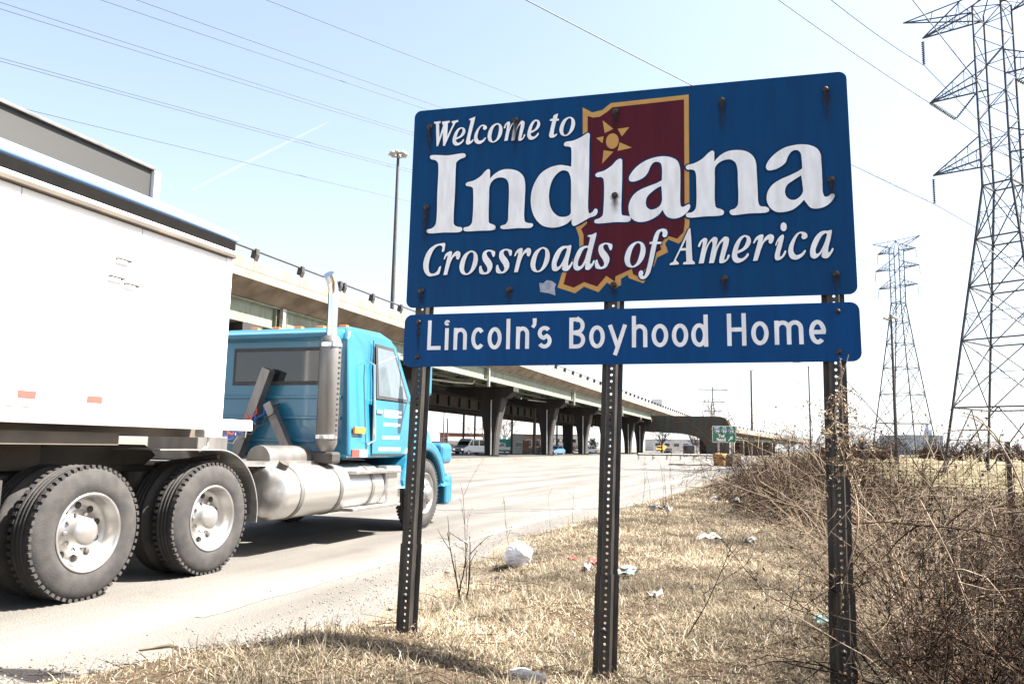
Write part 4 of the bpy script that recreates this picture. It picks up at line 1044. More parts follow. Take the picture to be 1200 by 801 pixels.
def side_quad(pts, name, m, parent, proud=0.006, th=0.012, far=False):
    v = []
    for d in (0, 1):
        for x, z in pts:
            y = cy(z) - proud + d * th
            v.append((x, 2.5 - y if far else y, z))
    n = len(pts)
    f = [tuple(range(n)), tuple(range(n, 2 * n))[::-1]] + [(i, n + i, n + (i + 1) % n, (i + 1) % n) for i in range(n)]
    return MB().add(v, f).build(name, m, parent)
for far in (False, True):
    dr = side_quad([(4.42, 1.12), (4.42, 1.84), (5.5, 1.84), (5.5, 1.12)], 'door', 'cab_blue', trac, 0.012, .02, far)
    for sm in ([(4.41, 1.1), (4.41, 1.86), (4.425, 1.86), (4.425, 1.1)], [(5.495, 1.1), (5.495, 1.86), (5.51, 1.86), (5.51, 1.1)], [(4.41, 1.098), (4.41, 1.114), (5.51, 1.114), (5.51, 1.098)], [(4.44, 1.84), (4.5, 2.66), (4.515, 2.66), (4.455, 1.84)]):
        side_quad(sm, 'door_seal', 'hose_black', dr, 0.0125 if sm[1][1] < 2 else .004, .01, far)
    side_quad([(4.5, 1.86), (4.56, 2.62), (5.1, 2.62), (5.5, 1.86)], 'window_frame', 'hose_black', dr, 0.006, .012, far)
    side_quad([(4.56, 1.9), (4.6, 2.57), (5.07, 2.57), (5.42, 1.9)], 'window', 'glass_pane', dr, 0.01, .01, far)
    side_quad([(4.49, 1.66), (4.49, 1.71), (4.65, 1.71), (4.65, 1.66)], 'handle', 'chrome', dr, 0.03, .02, far)
    if not far:
        for z, a, b in ((1.70, 4.72, 5.25), (1.64, 4.72, 5.25), (1.52, 4.72, 5.22), (1.34, 4.7, 5.2), (1.18, 4.6, 5.25)):
            side_quad([(a, z - .02), (a, z + .02), (b, z + .02), (b, z - .02)], 'door_lettering', 'white_paint', dr, 0.0135, .004)
    side_quad([(3.93, 1.38), (3.93, 1.46), (4.2, 1.46), (4.2, 1.38)], 'marker_light', 'orange_lens', trac, 0.02, .03, far)
    side_quad([(3.9, 1.08), (3.9, 1.17), (4.1, 1.17), (4.1, 1.08)], 'reflector', 'red_lens', trac, 0.012, .02, far)
    side_quad([(4.1, 1.08), (4.1, 1.17), (4.3, 1.17), (4.3, 1.08)], 'reflector', 'white_paint', trac, 0.012, .02, far)
    # long grab handle
    y = -0.0 if not far else 2.5
    MB().tube([(4.32, cy(1.2) if not far else 2.5 - cy(1.2), 1.25), (4.32, y, 1.3), (4.32, y + (.05 if not far else -.05), 2.3), (4.32, cy(2.4) if not far else 2.5 - cy(2.4), 2.36)], .016, 8).build('grab_handle', 'chrome', trac)
    # mirror
    ym = -0.22 if not far else 2.72
    mr = MB().box(5.28, 5.4, ym - .1, ym + .1, 1.95, 2.45).build('mirror', 'cab_blue', trac, bev=.04)
    MB().tube([(5.3, cy(2.5) if not far else 2.5 - cy(2.5), 2.55), (5.34, ym, 2.5), (5.34, ym, 1.9), (5.4, cy(1.8) if not far else 2.5 - cy(1.8), 1.86)], .014, 6).build('mirror_arm', 'chrome', mr)
# back wall: window and visor lip, air lines, A-shaped hose bracket
MB().box(3.835, 3.85, 0.55, 1.95, 2.0, 2.5).build('window_frame', 'hose_black', trac, bev=.003)
MB().box(3.828, 3.84, 0.6, 1.9, 2.05, 2.45).build('rear_window', 'glass_dark', trac)
MB().prism([(3.62, 2.66), (3.9, 2.74), (3.92, 2.58), (3.66, 2.6)], 0.28, 2.22, 'y').build('rear_visor', 'cab_blue', trac, bev=.015)
for z in (1.25, 1.55, 1.82):
    MB().box(3.815, 3.85, 0.25, 2.25, z, z + .04).build('body_rib', 'cab_blue', trac, bev=.008)
mb = MB(); mb.bar((3.7, 1.7, 1.05), (3.7, 1.28, 2.2), .13); mb.build('hose_bracket', 'shield_grey', trac)
mb = MB(); mb.bar((3.7, .85, 1.05), (3.7, 1.25, 1.75), .11); mb.build('hose_bracket', 'shield_grey', trac)
for k, (m_, yy) in enumerate((('hose_black', 1.15), ('hose_blue', 1.3), ('red_lens', 1.42))):
    pts = [(3.8, yy, 1.75)]
    for i in range(41):
        q = i / 40
        x = 3.72 - q * 2.0
        sag = -0.45 * math.sin(math.pi * q)
        a = q * 2 * math.pi * 11
        pts.append((x, yy + .05 * math.cos(a), 1.7 + sag + .05 * math.sin(a)))
    MB().tube(pts, .011, 5).build('air_line', m_, trac)
MB().cyl((2.6, 0.55, 1.05), (3.5, 0.55, 1.05), .16, n=16).build('air_tank', 'shield_grey', trac, smooth=True)
MB().box(2.0, 2.5, 0.9, 1.6, 1.03, 1.3).build('toolbox', 'shield_grey', trac, bev=.02)
# exhaust stack
stk = MB().lathe([(0.06, 1.12), (0.10, 1.16), (0.135, 1.24), (0.135, 2.5), (0.12, 2.56), (0.075, 2.6)], 28, 'z', (3.55, 0.26, 0)).build('exhaust_stack', 'shield_grey', trac, smooth=True)
for k in range(18):
    z = 1.34 + k * .065
    MB().box(3.55 - .02, 3.55 + .02, 0.115, 0.13, z, z + .012).build('heat_slot', 'chassis_dark', stk)
MB().tube([(3.55, .26, 2.55), (3.55, .26, 3.1), (3.54, .26, 3.2), (3.5, .265, 3.3), (3.43, .27, 3.37)], [.066, .066, .066, .068, .07], 16).build('tail_pipe', 'chrome', stk, smooth=True)
for z in (1.3, 2.45):
    MB().lathe([(0.136, z), (0.144, z), (0.144, z + .05), (0.136, z + .05)], 28, 'z', (3.55, 0.26, 0)).build('clamp', 'chrome', stk, smooth=True)
MB().box(3.45, 3.65, .1, .45, 1.0, 1.14).build('exhaust_elbow', 'chassis_dark', trac, bev=.03)
shift_cab(before_cab)
# hood with fenders, bumper, lamps, windscreen
hp = [(5.78, 1.0), (5.78, 1.96), (6.2, 1.84), (6.75, 1.66), (7.05, 1.48), (7.2, 1.2), (7.24, 0.8), (6.9, 0.8), (6.9, 1.0)]
v = []
for sgn in (0, 1):
    for x, z in hp:
        ins = 0.28 + 0.12 * max(0, (z - 1.3) / .6) + 0.06 * max(0, (x - 6.2))
        v.append((x, ins if sgn == 0 else 2.5 - ins, z))
n = len(hp)
MB().add(v, [tuple(range(n)), tuple(range(n, 2 * n))[::-1]] + [(i, n + i, n + (i + 1) % n, (i + 1) % n) for i in range(n)]).build('hood', 'cab_blue', trac, bev=.07, seg=3, ang=20)
for y0, y1 in ((0.0, 0.62), (1.88, 2.5)):
    a = arc_strip(6.17, WR, 0.64, 172, 8, y0, y1, th=.16, n=20)
    fo = a.build('front_fender', 'cab_blue', trac, bev=.04, seg=2, ang=50)
    MB().box(6.8, 7.22, y0 + .02, y1 - .02, .95, 1.28).build('headlamp_pod', 'cab_blue', trac, bev=.08, seg=3)
    MB().box(7.2, 7.25, y0 + .08, y1 - .12, 1.0, 1.22).build('headlamp', 'chrome', trac, bev=.01)
MB().prism([(0.05, 0.32), (2.45, 0.32), (2.45, 0.78), (0.05, 0.78)], 7.15, 7.33, 'x').build('bumper', 'cab_blue', trac, bev=.06, seg=3)
MB().box(7.0, 7.2, 0.03, 0.5, 0.3, 0.75).build('bumper_end', 'cab_blue', trac, bev=.05, seg=3)
MB().add([(5.27, .3, 2.62), (5.27, 2.2, 2.62), (5.63, 2.28, 2.0), (5.63, .22, 2.0)], [(0, 1, 2, 3)]).build('windscreen', 'glass_dark', trac, loc=(.212, 0, .012))
MB().box(7.225, 7.25, .7, 1.8, .85, 1.4).build('grille', 'chassis_dark', trac)
for k in range(5):
    MB().box(4.5 , 4.58, .5 + k * .36, .62 + k * .36, 2.81, 2.86).build('roof_marker', 'orange_lens', trac, bev=.01)

trl = thing('dump_trailer', 'tall white dump trailer with grey top board filling the left edge', 'trailer', TR0, TRA)
U0, U1 = -11.2, 1.42
PW = (U1 - U0) / 11
for i in range(11):
    a = U0 + i * PW
    pn_ = MB().box(a + .003, a + PW - .003, 0.0, 0.03, 1.47, 3.04).build('side_panel', 'trailer_white', trl, bev=.004)
    rv = MB()
    for z in np.arange(1.56, 3.02, .11):
        for uu in (a + .035, a + PW - .035):
            rv.lathe([(0, -.004), (.006, -.0035), (.009, 0)], 6, 'y', (uu, 0, z))
    tag(rv.build('rivets', 'trailer_white', pn_), kind='stuff')
    MB().box(a + .0015, a + PW - .0015, 2.52, 2.55, 1.47, 3.04).build('side_panel', 'trailer_white', trl, bev=.006)
MB().box(U1 - .03, U1, 0.032, 2.518, 1.47, 3.04).build('front_wall', 'trailer_white', trl, bev=.01)
MB().box(U1 - .06, U1 + .03, -.012, .05, 1.46, 3.05).build('corner_post', 'trailer_white', trl, bev=.015)
MB().box(U1 - .06, U1 + .03, 2.5, 2.562, 1.46, 3.05).build('corner_post', 'trailer_white', trl, bev=.015)
MB().box(U0, U0 + .03, 0.032, 2.518, 1.47, 3.04).build('tailgate', 'trailer_white', trl)
MB().box(U0 + .03, U1 - .03, 0.032, 2.518, 1.5, 1.56).build('floor_plate', 'chassis_dirty', trl)
MB().box(U0 + .03, U1 - .03, 0.15, 2.4, 2.5, 2.85).build('load', 'cardboard', trl)
# bottom rail carried forward to the coupler plate
MB().box(U0, U1 + .5, -.008, .12, 1.355, 1.462).build('bottom_rail', 'trailer_frame', trl, bev=.01)
MB().box(U0, U1 + .5, 2.43, 2.558, 1.355, 1.462).build('bottom_rail', 'trailer_frame', trl, bev=.01)
MB().box(U1 + .42, U1 + .5, .12, 2.43, 1.36, 1.46).build('front_crossmember', 'trailer_frame', trl, bev=.01)
MB().box(-1.2, U1 + .4, .3, 2.25, 1.28, 1.36).build('coupler_plate', 'chassis_dirty', trl)
for v_ in (0.72, 1.7):
    MB().box(U0, .1, v_, v_ + .13, .98, 1.36).build('frame_rail', 'chassis_dirty', trl)
MB().box(U0, .3, .1, .14, 1.2, 1.3).build('side_conduit', 'chassis_dirty', trl)
for u in np.arange(U0 + .4, U1, .75):
    MB().box(u, u + .06, .14, 2.42, 1.37, 1.46).build('crossmember', 'chassis_dirty', trl)
# top rail: brown lip and black band painted as shade, rolled tarp, grey board above
MB().box(U0, U1 + .03, -.045, .05, 3.045, 3.085).build('top_lip', 'chassis_dirty', trl, bev=.006)  # brown lip painted as a shadow line
MB().box(U0, U1 + .03, -.03, .06, 3.086, 3.125).build('top_rail', 'trailer_white', trl, bev=.01)
MB().box(U0, U1 + .02, -.034, .08, 3.126, 3.215).build('rail_gap', 'gap_black', trl)  # black band painted as shade under the tarp
pts = [(U0, .05, 3.28), (U0 + 4, .05, 3.285), (-2, .05, 3.28), (0.6, .05, 3.28), (U1 + .1, .05, 3.265)]
MB().tube(pts, [.068, .07, .068, .066, .05], 16).build('rolled_tarp', 'tarp_blue', trl, smooth=True)
MB().box(U0, U1 + .02, 2.47, 2.56, 3.045, 3.19).build('top_rail', 'trailer_white', trl, bev=.01)
MB().box(U0, 0.52, .2, .235, 3.1, 3.66).build('side_board', 'board_grey', trl)
MB().box(U0, 0.54, .17, .26, 3.66, 3.69).build('board_cap', 'shield_grey', trl, bev=.006)
MB().box(0.525, .6, .16, .27, 3.1, 3.66).build('board_post', 'trailer_white', trl, bev=.01)
MB().box(U0, 0.52, 2.3, 2.335, 3.1, 3.66).build('side_board', 'board_grey', trl)
MB().box(.60, .72, .25, 2.3, 3.06, 3.5).build('tarp_cover', 'tarp_blue', trl, bev=.05, seg=3)
MB().box(U1 - .2, U1, .1, 2.45, 3.05, 3.12).build('front_cap', 'trailer_white', trl, bev=.02)
# reflective tape, small fittings on the side
for i in range(14):
    a = -3.75 + i * .3
    if a > .35: break
    MB().box(a, a + .147, -.0035, -.0005, 1.53, 1.585).build('reflective_tape', 'tape_red' if i % 2 == 0 else 'white_paint', trl)
for u, z in ((.02, 2.72), (-.04, 2.56), (.12, 2.53)):
    MB().tube([(u, 0, z), (u, -.03, z), (u + .13, -.03, z), (u + .13, 0, z)], .009, 6).build('rope_hook', 'chassis_dark', trl)
MB().box(1.2, 1.45, -.02, .1, 1.28, 1.352).build('side_lamp', 'galv', trl, bev=.01)
MB().tube([(1.3, .02, 1.28), (1.3, .03, 1.2), (1.25, .08, 1.15)], .012, 6).build('lamp_cable', 'galv', trl)
for u in (-8.2, -9.55):
    w = wheel(u, parent=trl); w = wheel(u, far=True, parent=trl)
    MB().cyl((u, 0.3, WR), (u, 2.2, WR), 0.09, n=12).build('axle', 'chassis_dark', trl)
    MB().box(u - .3, u + .3, .7, 1.85, .62, .98).build('suspension', 'chassis_dark', trl)
for v_ in (.55, 1.85):
    MB().box(-2.6, -2.48, v_, v_ + .12, .3, 1.3).build('landing_leg', 'chassis_dark', trl)
    MB().box(-2.68, -2.4, v_ - .06, v_ + .18, .26, .3).build('landing_foot', 'chassis_dark', trl)

# ------------------------------------------------------------------ transmission towers
def lattice_tower(name, label, loc, a_arm, levels, mast_top, mast_pitch, arms, peak, ins_len, wleg=0.15, wbr=0.07, secondary=True, group=None, vee=False):
    """levels: [(z, corner radius)] of the spread legs; arms: [(z, half length)]; everything in metres"""
    t = thing(name, label, 'pylon', loc, a_arm - math.pi, group)     # local -X... arms run along local X
    ang = [R(45), R(135), R(225), R(315)]
    def corner(k, z):
        if z <= levels[-1][0]:
            r_ = np.interp(z, [l[0] for l in levels], [l[1] for l in levels])
        else: r_ = levels[-1][1]
        return Vector((r_ * math.cos(ang[k % 4]), r_ * math.sin(ang[k % 4]), z))
    zs = [l[0] for l in levels]
    mz = list(np.arange(zs[-1], mast_top - .2, mast_pitch)) + [mast_top]
    for k in range(4):
        MB().tube([corner(k, z) for z in zs] + [corner(k, mast_top)], [wleg * .62] * (len(zs)) + [wleg * .5], 4).build('leg', 'tower_steel', t)
    def br(p, q, w=wbr):
        MB().bar(p, q, w).build('brace', 'tower_steel', t)
    for i in range(len(zs) - 1):
        za, zb = zs[i], zs[i + 1]
        for k in range(4):
            a0, a1, b0, b1 = corner(k, za), corner(k + 1, za), corner(k, zb), corner(k + 1, zb)
            br(b0, b1, wbr * 1.5)
            mid = (b0 + b1) / 2
            if i == 0:
                br(a0, mid); br(a1, mid)
                br((a0 + mid) / 2, (a0 + b0) / 2, wbr * .7); br((a1 + mid) / 2, (a1 + b1) / 2, wbr * .7)
            else:
                br(a0, b1); br(a1, b0)
                if secondary:
                    c = (a0 + a1 + b0 + b1) / 4
                    ml, mr = (a0 + b0) / 2, (a1 + b1) / 2
                    br(ml, (a0 + b1) / 2 * .5 + (a0 * .5), wbr * .6); br(mr, (a1 + b0) / 2 * .5 + a1 * .5, wbr * .6)
                    br(ml, mr, wbr * .6)
    for i in range(len(mz) - 1):
        for k in range(4):
            a, b = (corner(k, mz[i]), corner(k + 1, mz[i + 1])) if (i + k) % 2 else (corner(k + 1, mz[i]), corner(k, mz[i + 1]))
            br(a, b, wbr * .8)
            if i % 2 == 0: br(corner(k, mz[i]), corner(k + 1, mz[i]), wbr * .7)
    tips = {}
    rm = levels[-1][1] * .7071
    for ai, (z, L_) in enumerate(arms):
        for sgn in (-1, 1):
            tip = Vector((sgn * L_, 0, z))
            mb = MB()
            for yy in (-rm, rm):
                mb.bar((sgn * rm, yy, z), tip, wbr * 1.4)
                mb.bar((sgn * rm, yy, z + 1.6), tip, wbr * 1.1)
            arm = mb.build('crossarm', 'tower_steel', t)
            mb = MB()
            for q in (.25, .5, .72):
                e = [Vector((sgn * rm, yy, z)).lerp(tip, q) for yy in (-rm, rm)]
                g = [Vector((sgn * rm, yy, z + 1.6)).lerp(tip, q) for yy in (-rm, rm)]
                mb.bar(e[0], e[1], wbr * .6); mb.bar(e[0], g[0], wbr * .6); mb.bar(e[1], g[1], wbr * .6)
                p = [Vector((sgn * rm, yy, z)).lerp(tip, q - .22) for yy in (-rm, rm)]
                mb.bar(p[0], e[1], wbr * .5); mb.bar(p[1], g[1], wbr * .5); mb.bar(p[0], g[0], wbr * .5)
            mb.build('lacing', 'tower_steel', arm)
            if vee and ai == 1:
                bot = Vector((sgn * (L_ * .62), 0, z - ins_len * .85))
                segs = [(tip, bot), (Vector((sgn * (rm + .35), 0, z - .3)), bot)]
            else:
                bot = tip + Vector((0, 0, -ins_len)); segs = [(tip + Vector((0, 0, -.25)), bot)]
            for p, q in segs:
                d = (q - p); ln = d.length; nd = max(6, int(ln / .14))
                mb = MB()
                ptl, rd = [], []
                for i in range(nd):
                    for o_, rr in ((0, .045), (.35, .13), (.5, .045)):
                        ptl.append(p + d * ((i + o_) / nd)); rd.append(rr)
                mb.tube(ptl, rd, 8)
                mb.build('insulator', 'insulator', arm)
            tips[(ai, sgn)] = bot
    for sgn in (-1, 1):
        z, L_ = peak
        tip = Vector((sgn * L_, 0, z))
        mb = MB()
        for yy in (-rm, rm):
            mb.bar((sgn * rm, yy, z - 1.7), tip, wbr * 1.2); mb.bar((0, 0, z - .1), tip, wbr)
        for q in (.35, .65):
            mb.bar(Vector((sgn * rm, -rm, z - 1.7)).lerp(tip, q), Vector((sgn * rm, rm, z - 1.7)).lerp(tip, q), wbr * .6)
            mb.bar(Vector((sgn * rm, rm, z - 1.7)).lerp(tip, q), Vector((0, 0, z - .1)).lerp(tip, q), wbr * .6)
        mb.build('earth_wire_arm', 'tower_steel', t)
        tips[('p', sgn)] = tip
    for k in range(4):
        br(corner(k, mast_top), Vector((0, 0, peak[0] - .1)), wbr)
        b_ = corner(k, 0)
        MB().box(b_.x - .3, b_.x + .3, b_.y - .3, b_.y + .3, -.5, .12).build('footing', 'concrete', t)
    mw = Matrix.Translation(loc) @ Matrix.Rotation(a_arm - math.pi, 4, 'Z')
    return t, {k: mw @ v for k, v in tips.items()}
nt_o, NT = lattice_tower('transmission_tower', 'tall steel lattice pylon cut off by the right edge of the frame', Vector((31.1, 49, 0.15)), R(127),
    [(0, 4.4), (4.0, 3.68), (8.2, 2.95), (11.6, 2.35), (14.7, 1.8), (18.2, 1.2)], 30.4, 1.45,
    [(19.95, 4.25), (25.15, 4.2), (30.0, 4.5)], (31.7, 5.8), 2.0, .14, .06, vee=True, group='transmission towers')
ft_o, FT = lattice_tower('transmission_tower', 'whole distant lattice pylon standing between the sign and the right pylon', Vector((88.6, 180, 1.0)), R(127),
    [(0, 7.0), (7, 5.9), (13.5, 4.85), (19.5, 3.9), (25, 3.0), (30, 2.25), (34.5, 1.6)], 47.2, 1.9,
    [(38.3, 4.6), (42.6, 5.2), (46.6, 4.5)], (49.3, 5.6), 2.3, .23, .105, secondary=False, group='transmission towers')
# tiny pylon far beyond the bent
tiny = thing('transmission_tower', 'tiny faint pylon poking above the bare tree behind the green guide sign', 'pylon', (152, 600, 0), 0, 'transmission towers')
mb = MB()
for sx in (-1, 1):
    for sy in (-1, 1):
        mb.bar((sx * 3, sy * 3, 0), (sx * .7, sy * .7, 36), .3)
for i in range(12):
    z0_, z1_ = i * 3, i * 3 + 3
    r_ = lambda z: 3 + (0.7 - 3) * z / 36
    for sy in (-1, 1):
        mb.bar((-r_(z0_), sy * r_(z0_), z0_), (r_(z1_), sy * r_(z1_), z1_), .15)
mb.build('lattice_body', 'tower_steel', tiny)
for z, L_ in ((30, 7), (37, 9), (46, 12)):
    m2 = MB(); m2.bar((-L_, 0, z), (L_, 0, z), .45); m2.bar((-L_, 0, z), (0, 0, z + 2), .2); m2.bar((L_, 0, z), (0, 0, z + 2), .2); m2.build('crossarm', 'tower_steel', tiny)
mb = MB(); mb.bar((0, 0, 36), (0, 0, 48), .6); mb.build('mast', 'tower_steel', tiny)

# ------------------------------------------------------------------ wires
def wire(name, label, p, q, sag, r_, group, n=28):
    p, q = Vector(p), Vector(q)
    pts = [p.lerp(q, i / n) + Vector((0, 0, -4 * sag * (i / n) * (1 - i / n))) for i in range(n + 1)]
    o = MB().tube(pts, r_, 5).build(name, 'wire')
    return tag(o, label, 'power line', group)
FAR = [((-25.73, 76, 45.76), ('p', 1), 'highest thin earth wire crossing the sky left of the sign'),
       ((-38.92, 76, 45.47), ('p', -1), 'second highest thin earth wire in the left sky'),
       ((-42.57, 76, 45.4), (2, 1), 'dark power line meeting the top edge above the truck'),
       ((-52.72, 76, 44.9), (2, -1), 'power line leaving the top left corner, upper of a close pair'),
       ((-52.66, 76, 44.2), (1, 1), 'power line leaving the top left corner, lower of a close pair'),
       ((-52.14, 76, 38.95), (1, -1), 'middle power line of the left sky, upper of a nearly touching pair'),
       ((-52.11, 76, 38.6), (0, 1), 'middle power line of the left sky, lower of a nearly touching pair'),
       ((-51.66, 76, 34.2), (0, -1), 'lowest power line of the left sky just above the trailer')]
for p, key, lab in FAR:
    a = Vector(p); b = FT[key]
    c = a + (a - b) * 0.35                     # goes on to the next pylon out of frame
    # parabola through the measured point
    L_ = c.lerp(b, 0)
    s_ = 2.2
    q = 0.35 / 1.35
    c2 = c + Vector((0, 0, 4 * s_ * q * (1 - q) / (1 - q)))
    wire('power_line', lab, c2, b, s_, 0.034, 'power lines to the far pylon')
for p, key, lab, g, r_ in (((0.81, 32, 20.24), (0, -1), 'power line at the lowest arm of the right pylon', 'n', .026),
                       ((14.3, 40, 25.27), (1, -1), 'power line to the middle arm of the right pylon', 'n', .024),
                       ((18.76, 44, 27.74), (2, -1), 'power line to the top arm of the right pylon', 'n', .024)):
    a = Vector(p); b = NT[key]
    c = a + (a - b) * 0.8
    wire('power_line', lab + ', near side', c + Vector((0, 0, .4)), b, 0.5, r_, 'power lines at the right pylon')
    e = b + Vector((b.x - a.x, b.y - a.y, 0)).normalized() * 120 + Vector((0, 0, 1.5))
    wire('power_line', lab + ', running on away', b, e, 3.2, r_, 'power lines at the right pylon')
wire('guy_wire', 'thick dark wire crossing the top arm of the right pylon', (18.5, 44.2, 35.0), (29.9, 49.0, 25.2), 0.05, .035, 'power lines at the right pylon')

# ------------------------------------------------------------------ lamp masts and poles
def mast(label, loc, h, r0_, r1_, nl, ring, ls=1.0):
    t = thing('light_mast', label, 'light pole', loc)
    MB().tube([(0, 0, -.2), (0, 0, h * .5), (0, 0, h)], [r0_, (r0_ + r1_) / 2, r1_], 10).build('pole', 'pole_steel', t)
    mb = MB(); mb.lathe([(ring - .04, -.03), (ring + .04, -.03), (ring + .04, .03), (ring - .04, .03), (ring - .04, -.03)], 20, 'z', (0, 0, h - .15))
    mb.bar((-ring, 0, h - .15), (ring, 0, h - .15), .06); mb.bar((0, -ring, h - .15), (0, ring, h - .15), .06)
    mb.build('ring', 'pole_steel', t)
    lm = MB(); lm.lathe([(0, .3), (.1, .3), (.16, .16), (.34, .0), (.34, -.1), (.1, -.13), (0, -.13)], 14, 'z')
    me = lm.mesh('luminaire', 'lamp_grey', True)
    for k in range(nl):
        a = 2 * math.pi * k / nl
        inst(me, 'luminaire', t, ((ring + .3) * math.cos(a), (ring + .3) * math.sin(a), h - .2), scale=(ls,) * 3)
    MB().cyl((0, 0, h), (0, 0, h + .25), .05, n=8).build('cap', 'pole_steel', t)
    return t
mast('tall dark high-mast light behind the overpass, left of the sign', (-13.96, 91, 0), 35.5, .32, .16, 8, .55)
mast('faint distant high-mast light beyond the green guide sign', (99.7, 330, 0), 34.6, .5, .32, 6, .9, 1.3)
mast('light mast standing in front of the far pylon', (41.2, 85.5, 0.3), 15.7, .2, .1, 4, .32, .8)
cb = thing('street_lamp', 'thin street lamp with a short arm just below the plaque, left of the right post', 'street lamp', (39.0, 104, 0))
MB().tube([(0, 0, -.2), (0, 0, 12.4)], [.13, .08], 8).build('pole', 'pole_steel', cb)
MB().tube([(0, 0, 12.2), (-.5, 0, 12.75), (-1.4, 0, 12.9)], .045, 6).build('arm', 'pole_steel', cb)
MB().box(-2.0, -1.35, -.15, .15, 12.82, 12.98).build('luminaire', 'lamp_grey', cb, bev=.04)
def upole(label, x, y, h, r_=.16, arms=True, m='wood_pole'):
    t = thing('utility_pole', label, 'utility pole', (x, y, 0), R(20), 'utility poles beyond the overpass')
    MB().tube([(0, 0, -.2), (0, 0, h)], [r_, r_ * .7], 8).build('pole', m, t)
    if arms:
        MB().box(-1.2, 1.2, -.06, .06, h - .8, h - .65).build('crossarm', m, t)
        for q in (-1, -.4, .4, 1): MB().cyl((q, 0, h - .65), (q, 0, h - .45), .05, n=6).build('insulator', 'insulator', t)
for lab, px, y, h, r_ in (('thin wooden pole closest to the truck hood, under the overpass', 523, 140, 11, .12), ('short leaning dark pole by the white tank', 527.5, 130, 5.5, .16),
                      ('dark wooden pole right above the white van', 546, 118, 10, .2), ('dark wooden pole just left of the first pier', 559, 126, 10, .18),
                      ('dark wooden pole between the green container and the white shed', 602, 112, 10, .18), ('thick dark pole beside the second pier', 628, 110, 10, .26),
                      ('wooden pole right of the second pier', 654, 128, 10, .17), ('thin pale lamp pole before the third pier', 672, 140, 7, .12)):
    x = (px - 600) / 933 * y * 1.008 + 0.0
    upole(lab, x + .02 * y * .0, y, h, r_, arms=(h > 9.5))

# ------------------------------------------------------------------ green guide sign and crash barrels
def text_mesh(body, size, m, name, parent, loc, rot, bold=0.0, align='CENTER'):
    cu = bpy.data.curves.new('t', 'FONT'); cu.body = body; cu.size = size; cu.align_x = align; cu.align_y = 'CENTER'; cu.offset = bold
    ob = bpy.data.objects.new('t', cu)
    COL.objects.link(ob)
    dg = bpy.context.evaluated_depsgraph_get(); dg.update()
    me = bpy.data.meshes.new_from_object(ob.evaluated_get(dg))
    bpy.data.objects.remove(ob); bpy.data.curves.remove(cu)
    me.name = name
    me.materials.clear(); me.materials.append(MATS[m])
    o = bpy.data.objects.new(name, me); COL.objects.link(o); o.parent = parent
    o.location = loc; o.rotation_euler = rot
    return o
gs = thing('guide_sign', 'green highway guide sign reading Toll Road with arrow and route numbers', 'road sign', (17.63, 66, 0), R(-3))
GW, GH, GZc = 1.92, 1.36, 2.55
gp = MB().prism([(x, z + GZc) for x, z in rounded(GW, GH, .1)], 0, .02, 'y').build('sign_panel', 'reflect_white', gs)
MB().prism([(x, z + GZc) for x, z in rounded(GW - .07, GH - .07, .08)], -.006, -.001, 'y').build('green_field', 'guide_green', gp)
RX = (R(90), 0, 0)
for tx, x in (('EAST', -.58), ('TO', .02), ('TO', .58)):
    text_mesh(tx, .2, 'reflect_white', 'lettering', gp, (x, -.012, GZc + .53), RX, .008)
for tx, x in (('90', -.55), ('80', .02), ('94', .58)):
    sh = [(-.2, .17), (0, .2), (.2, .17), (.21, 0), (.12, -.14), (0, -.21), (-.12, -.14), (-.21, 0)]
    so = MB().prism([(x + a, GZc + .24 + b) for a, b in sh], -.012, -.007, 'y').build('route_shield', 'reflect_white', gp)
    MB().prism([(x + a * .88, GZc + .24 + b * .88) for a, b in sh], -.016, -.0125, 'y').build('shield_field', 'shield_blue', so)
    text_mesh(tx, .26, 'reflect_white', 'lettering', so, (x, -.02, GZc + .23), RX, .01)
text_mesh('Toll', .36, 'reflect_white', 'lettering', gp, (-.22, -.012, GZc - .15), RX, .014)
text_mesh('Road', .36, 'reflect_white', 'lettering', gp, (-.25, -.012, GZc - .45), RX, .014)
mb = MB()
mb.add([(.32, -.012, GZc - .5), (.38, -.012, GZc - .56), (.62, -.012, GZc - .3), (.56, -.012, GZc - .24)], [(0, 1, 2, 3)])
mb.add([(.72, -.013, GZc - .14), (.42, -.013, GZc - .2), (.66, -.013, GZc - .44)], [(0, 1, 2)])
mb.build('arrow', 'reflect_white', gp)
for x, m_ in ((-.45, 'galv'), (.5, 'white_paint')):
    MB().box(x - .07, x + .07, .03, .12, -.1, GZc + .6).build('post', m_, gs)
def drum(label, loc, m1, s=1.0):
    t = thing('crash_barrel', label, 'barrel', loc, group='crash barrels below the guide sign')
    MB().lathe([(0, 0), (.42 * s, 0), (.44 * s, .06), (.46 * s, .5), (.45 * s, .55), (.48 * s, .6), (.48 * s, .9), (.45 * s, .96), (.0, 1.0)], 24, 'z').build('drum', m1, t, smooth=True)
    MB().lathe([(.49 * s, .62), (.495 * s, .62), (.495 * s, .78), (.49 * s, .78)], 24, 'z').build('band', 'sign_gold', t, smooth=True)
drum('round orange crash barrel below the green guide sign', (16.9, 64.5, 0), 'drum_orange', 1.2)
at = thing('concrete_block', 'weathered concrete block standing beside the orange crash barrel', 'block', (17.6, 63.2, 0), R(20))
MB().prism([(-.5, 0), (.5, 0), (.38, .95), (-.38, .95)], -.45, .45, 'y').build('block', 'concrete_dirty', at, bev=.04)
MB().tube([(0, -.1, .9), (0, -.1, 1.1), (0, .15, 1.1), (0, .15, .9)], .03, 6).build('lifting_loop', 'rail_dark', at)
hz = thing('loose_cable', 'loop of dark cable lying on the road edge left of the crash barrel', 'cable', (14.2, 63.5, 0))
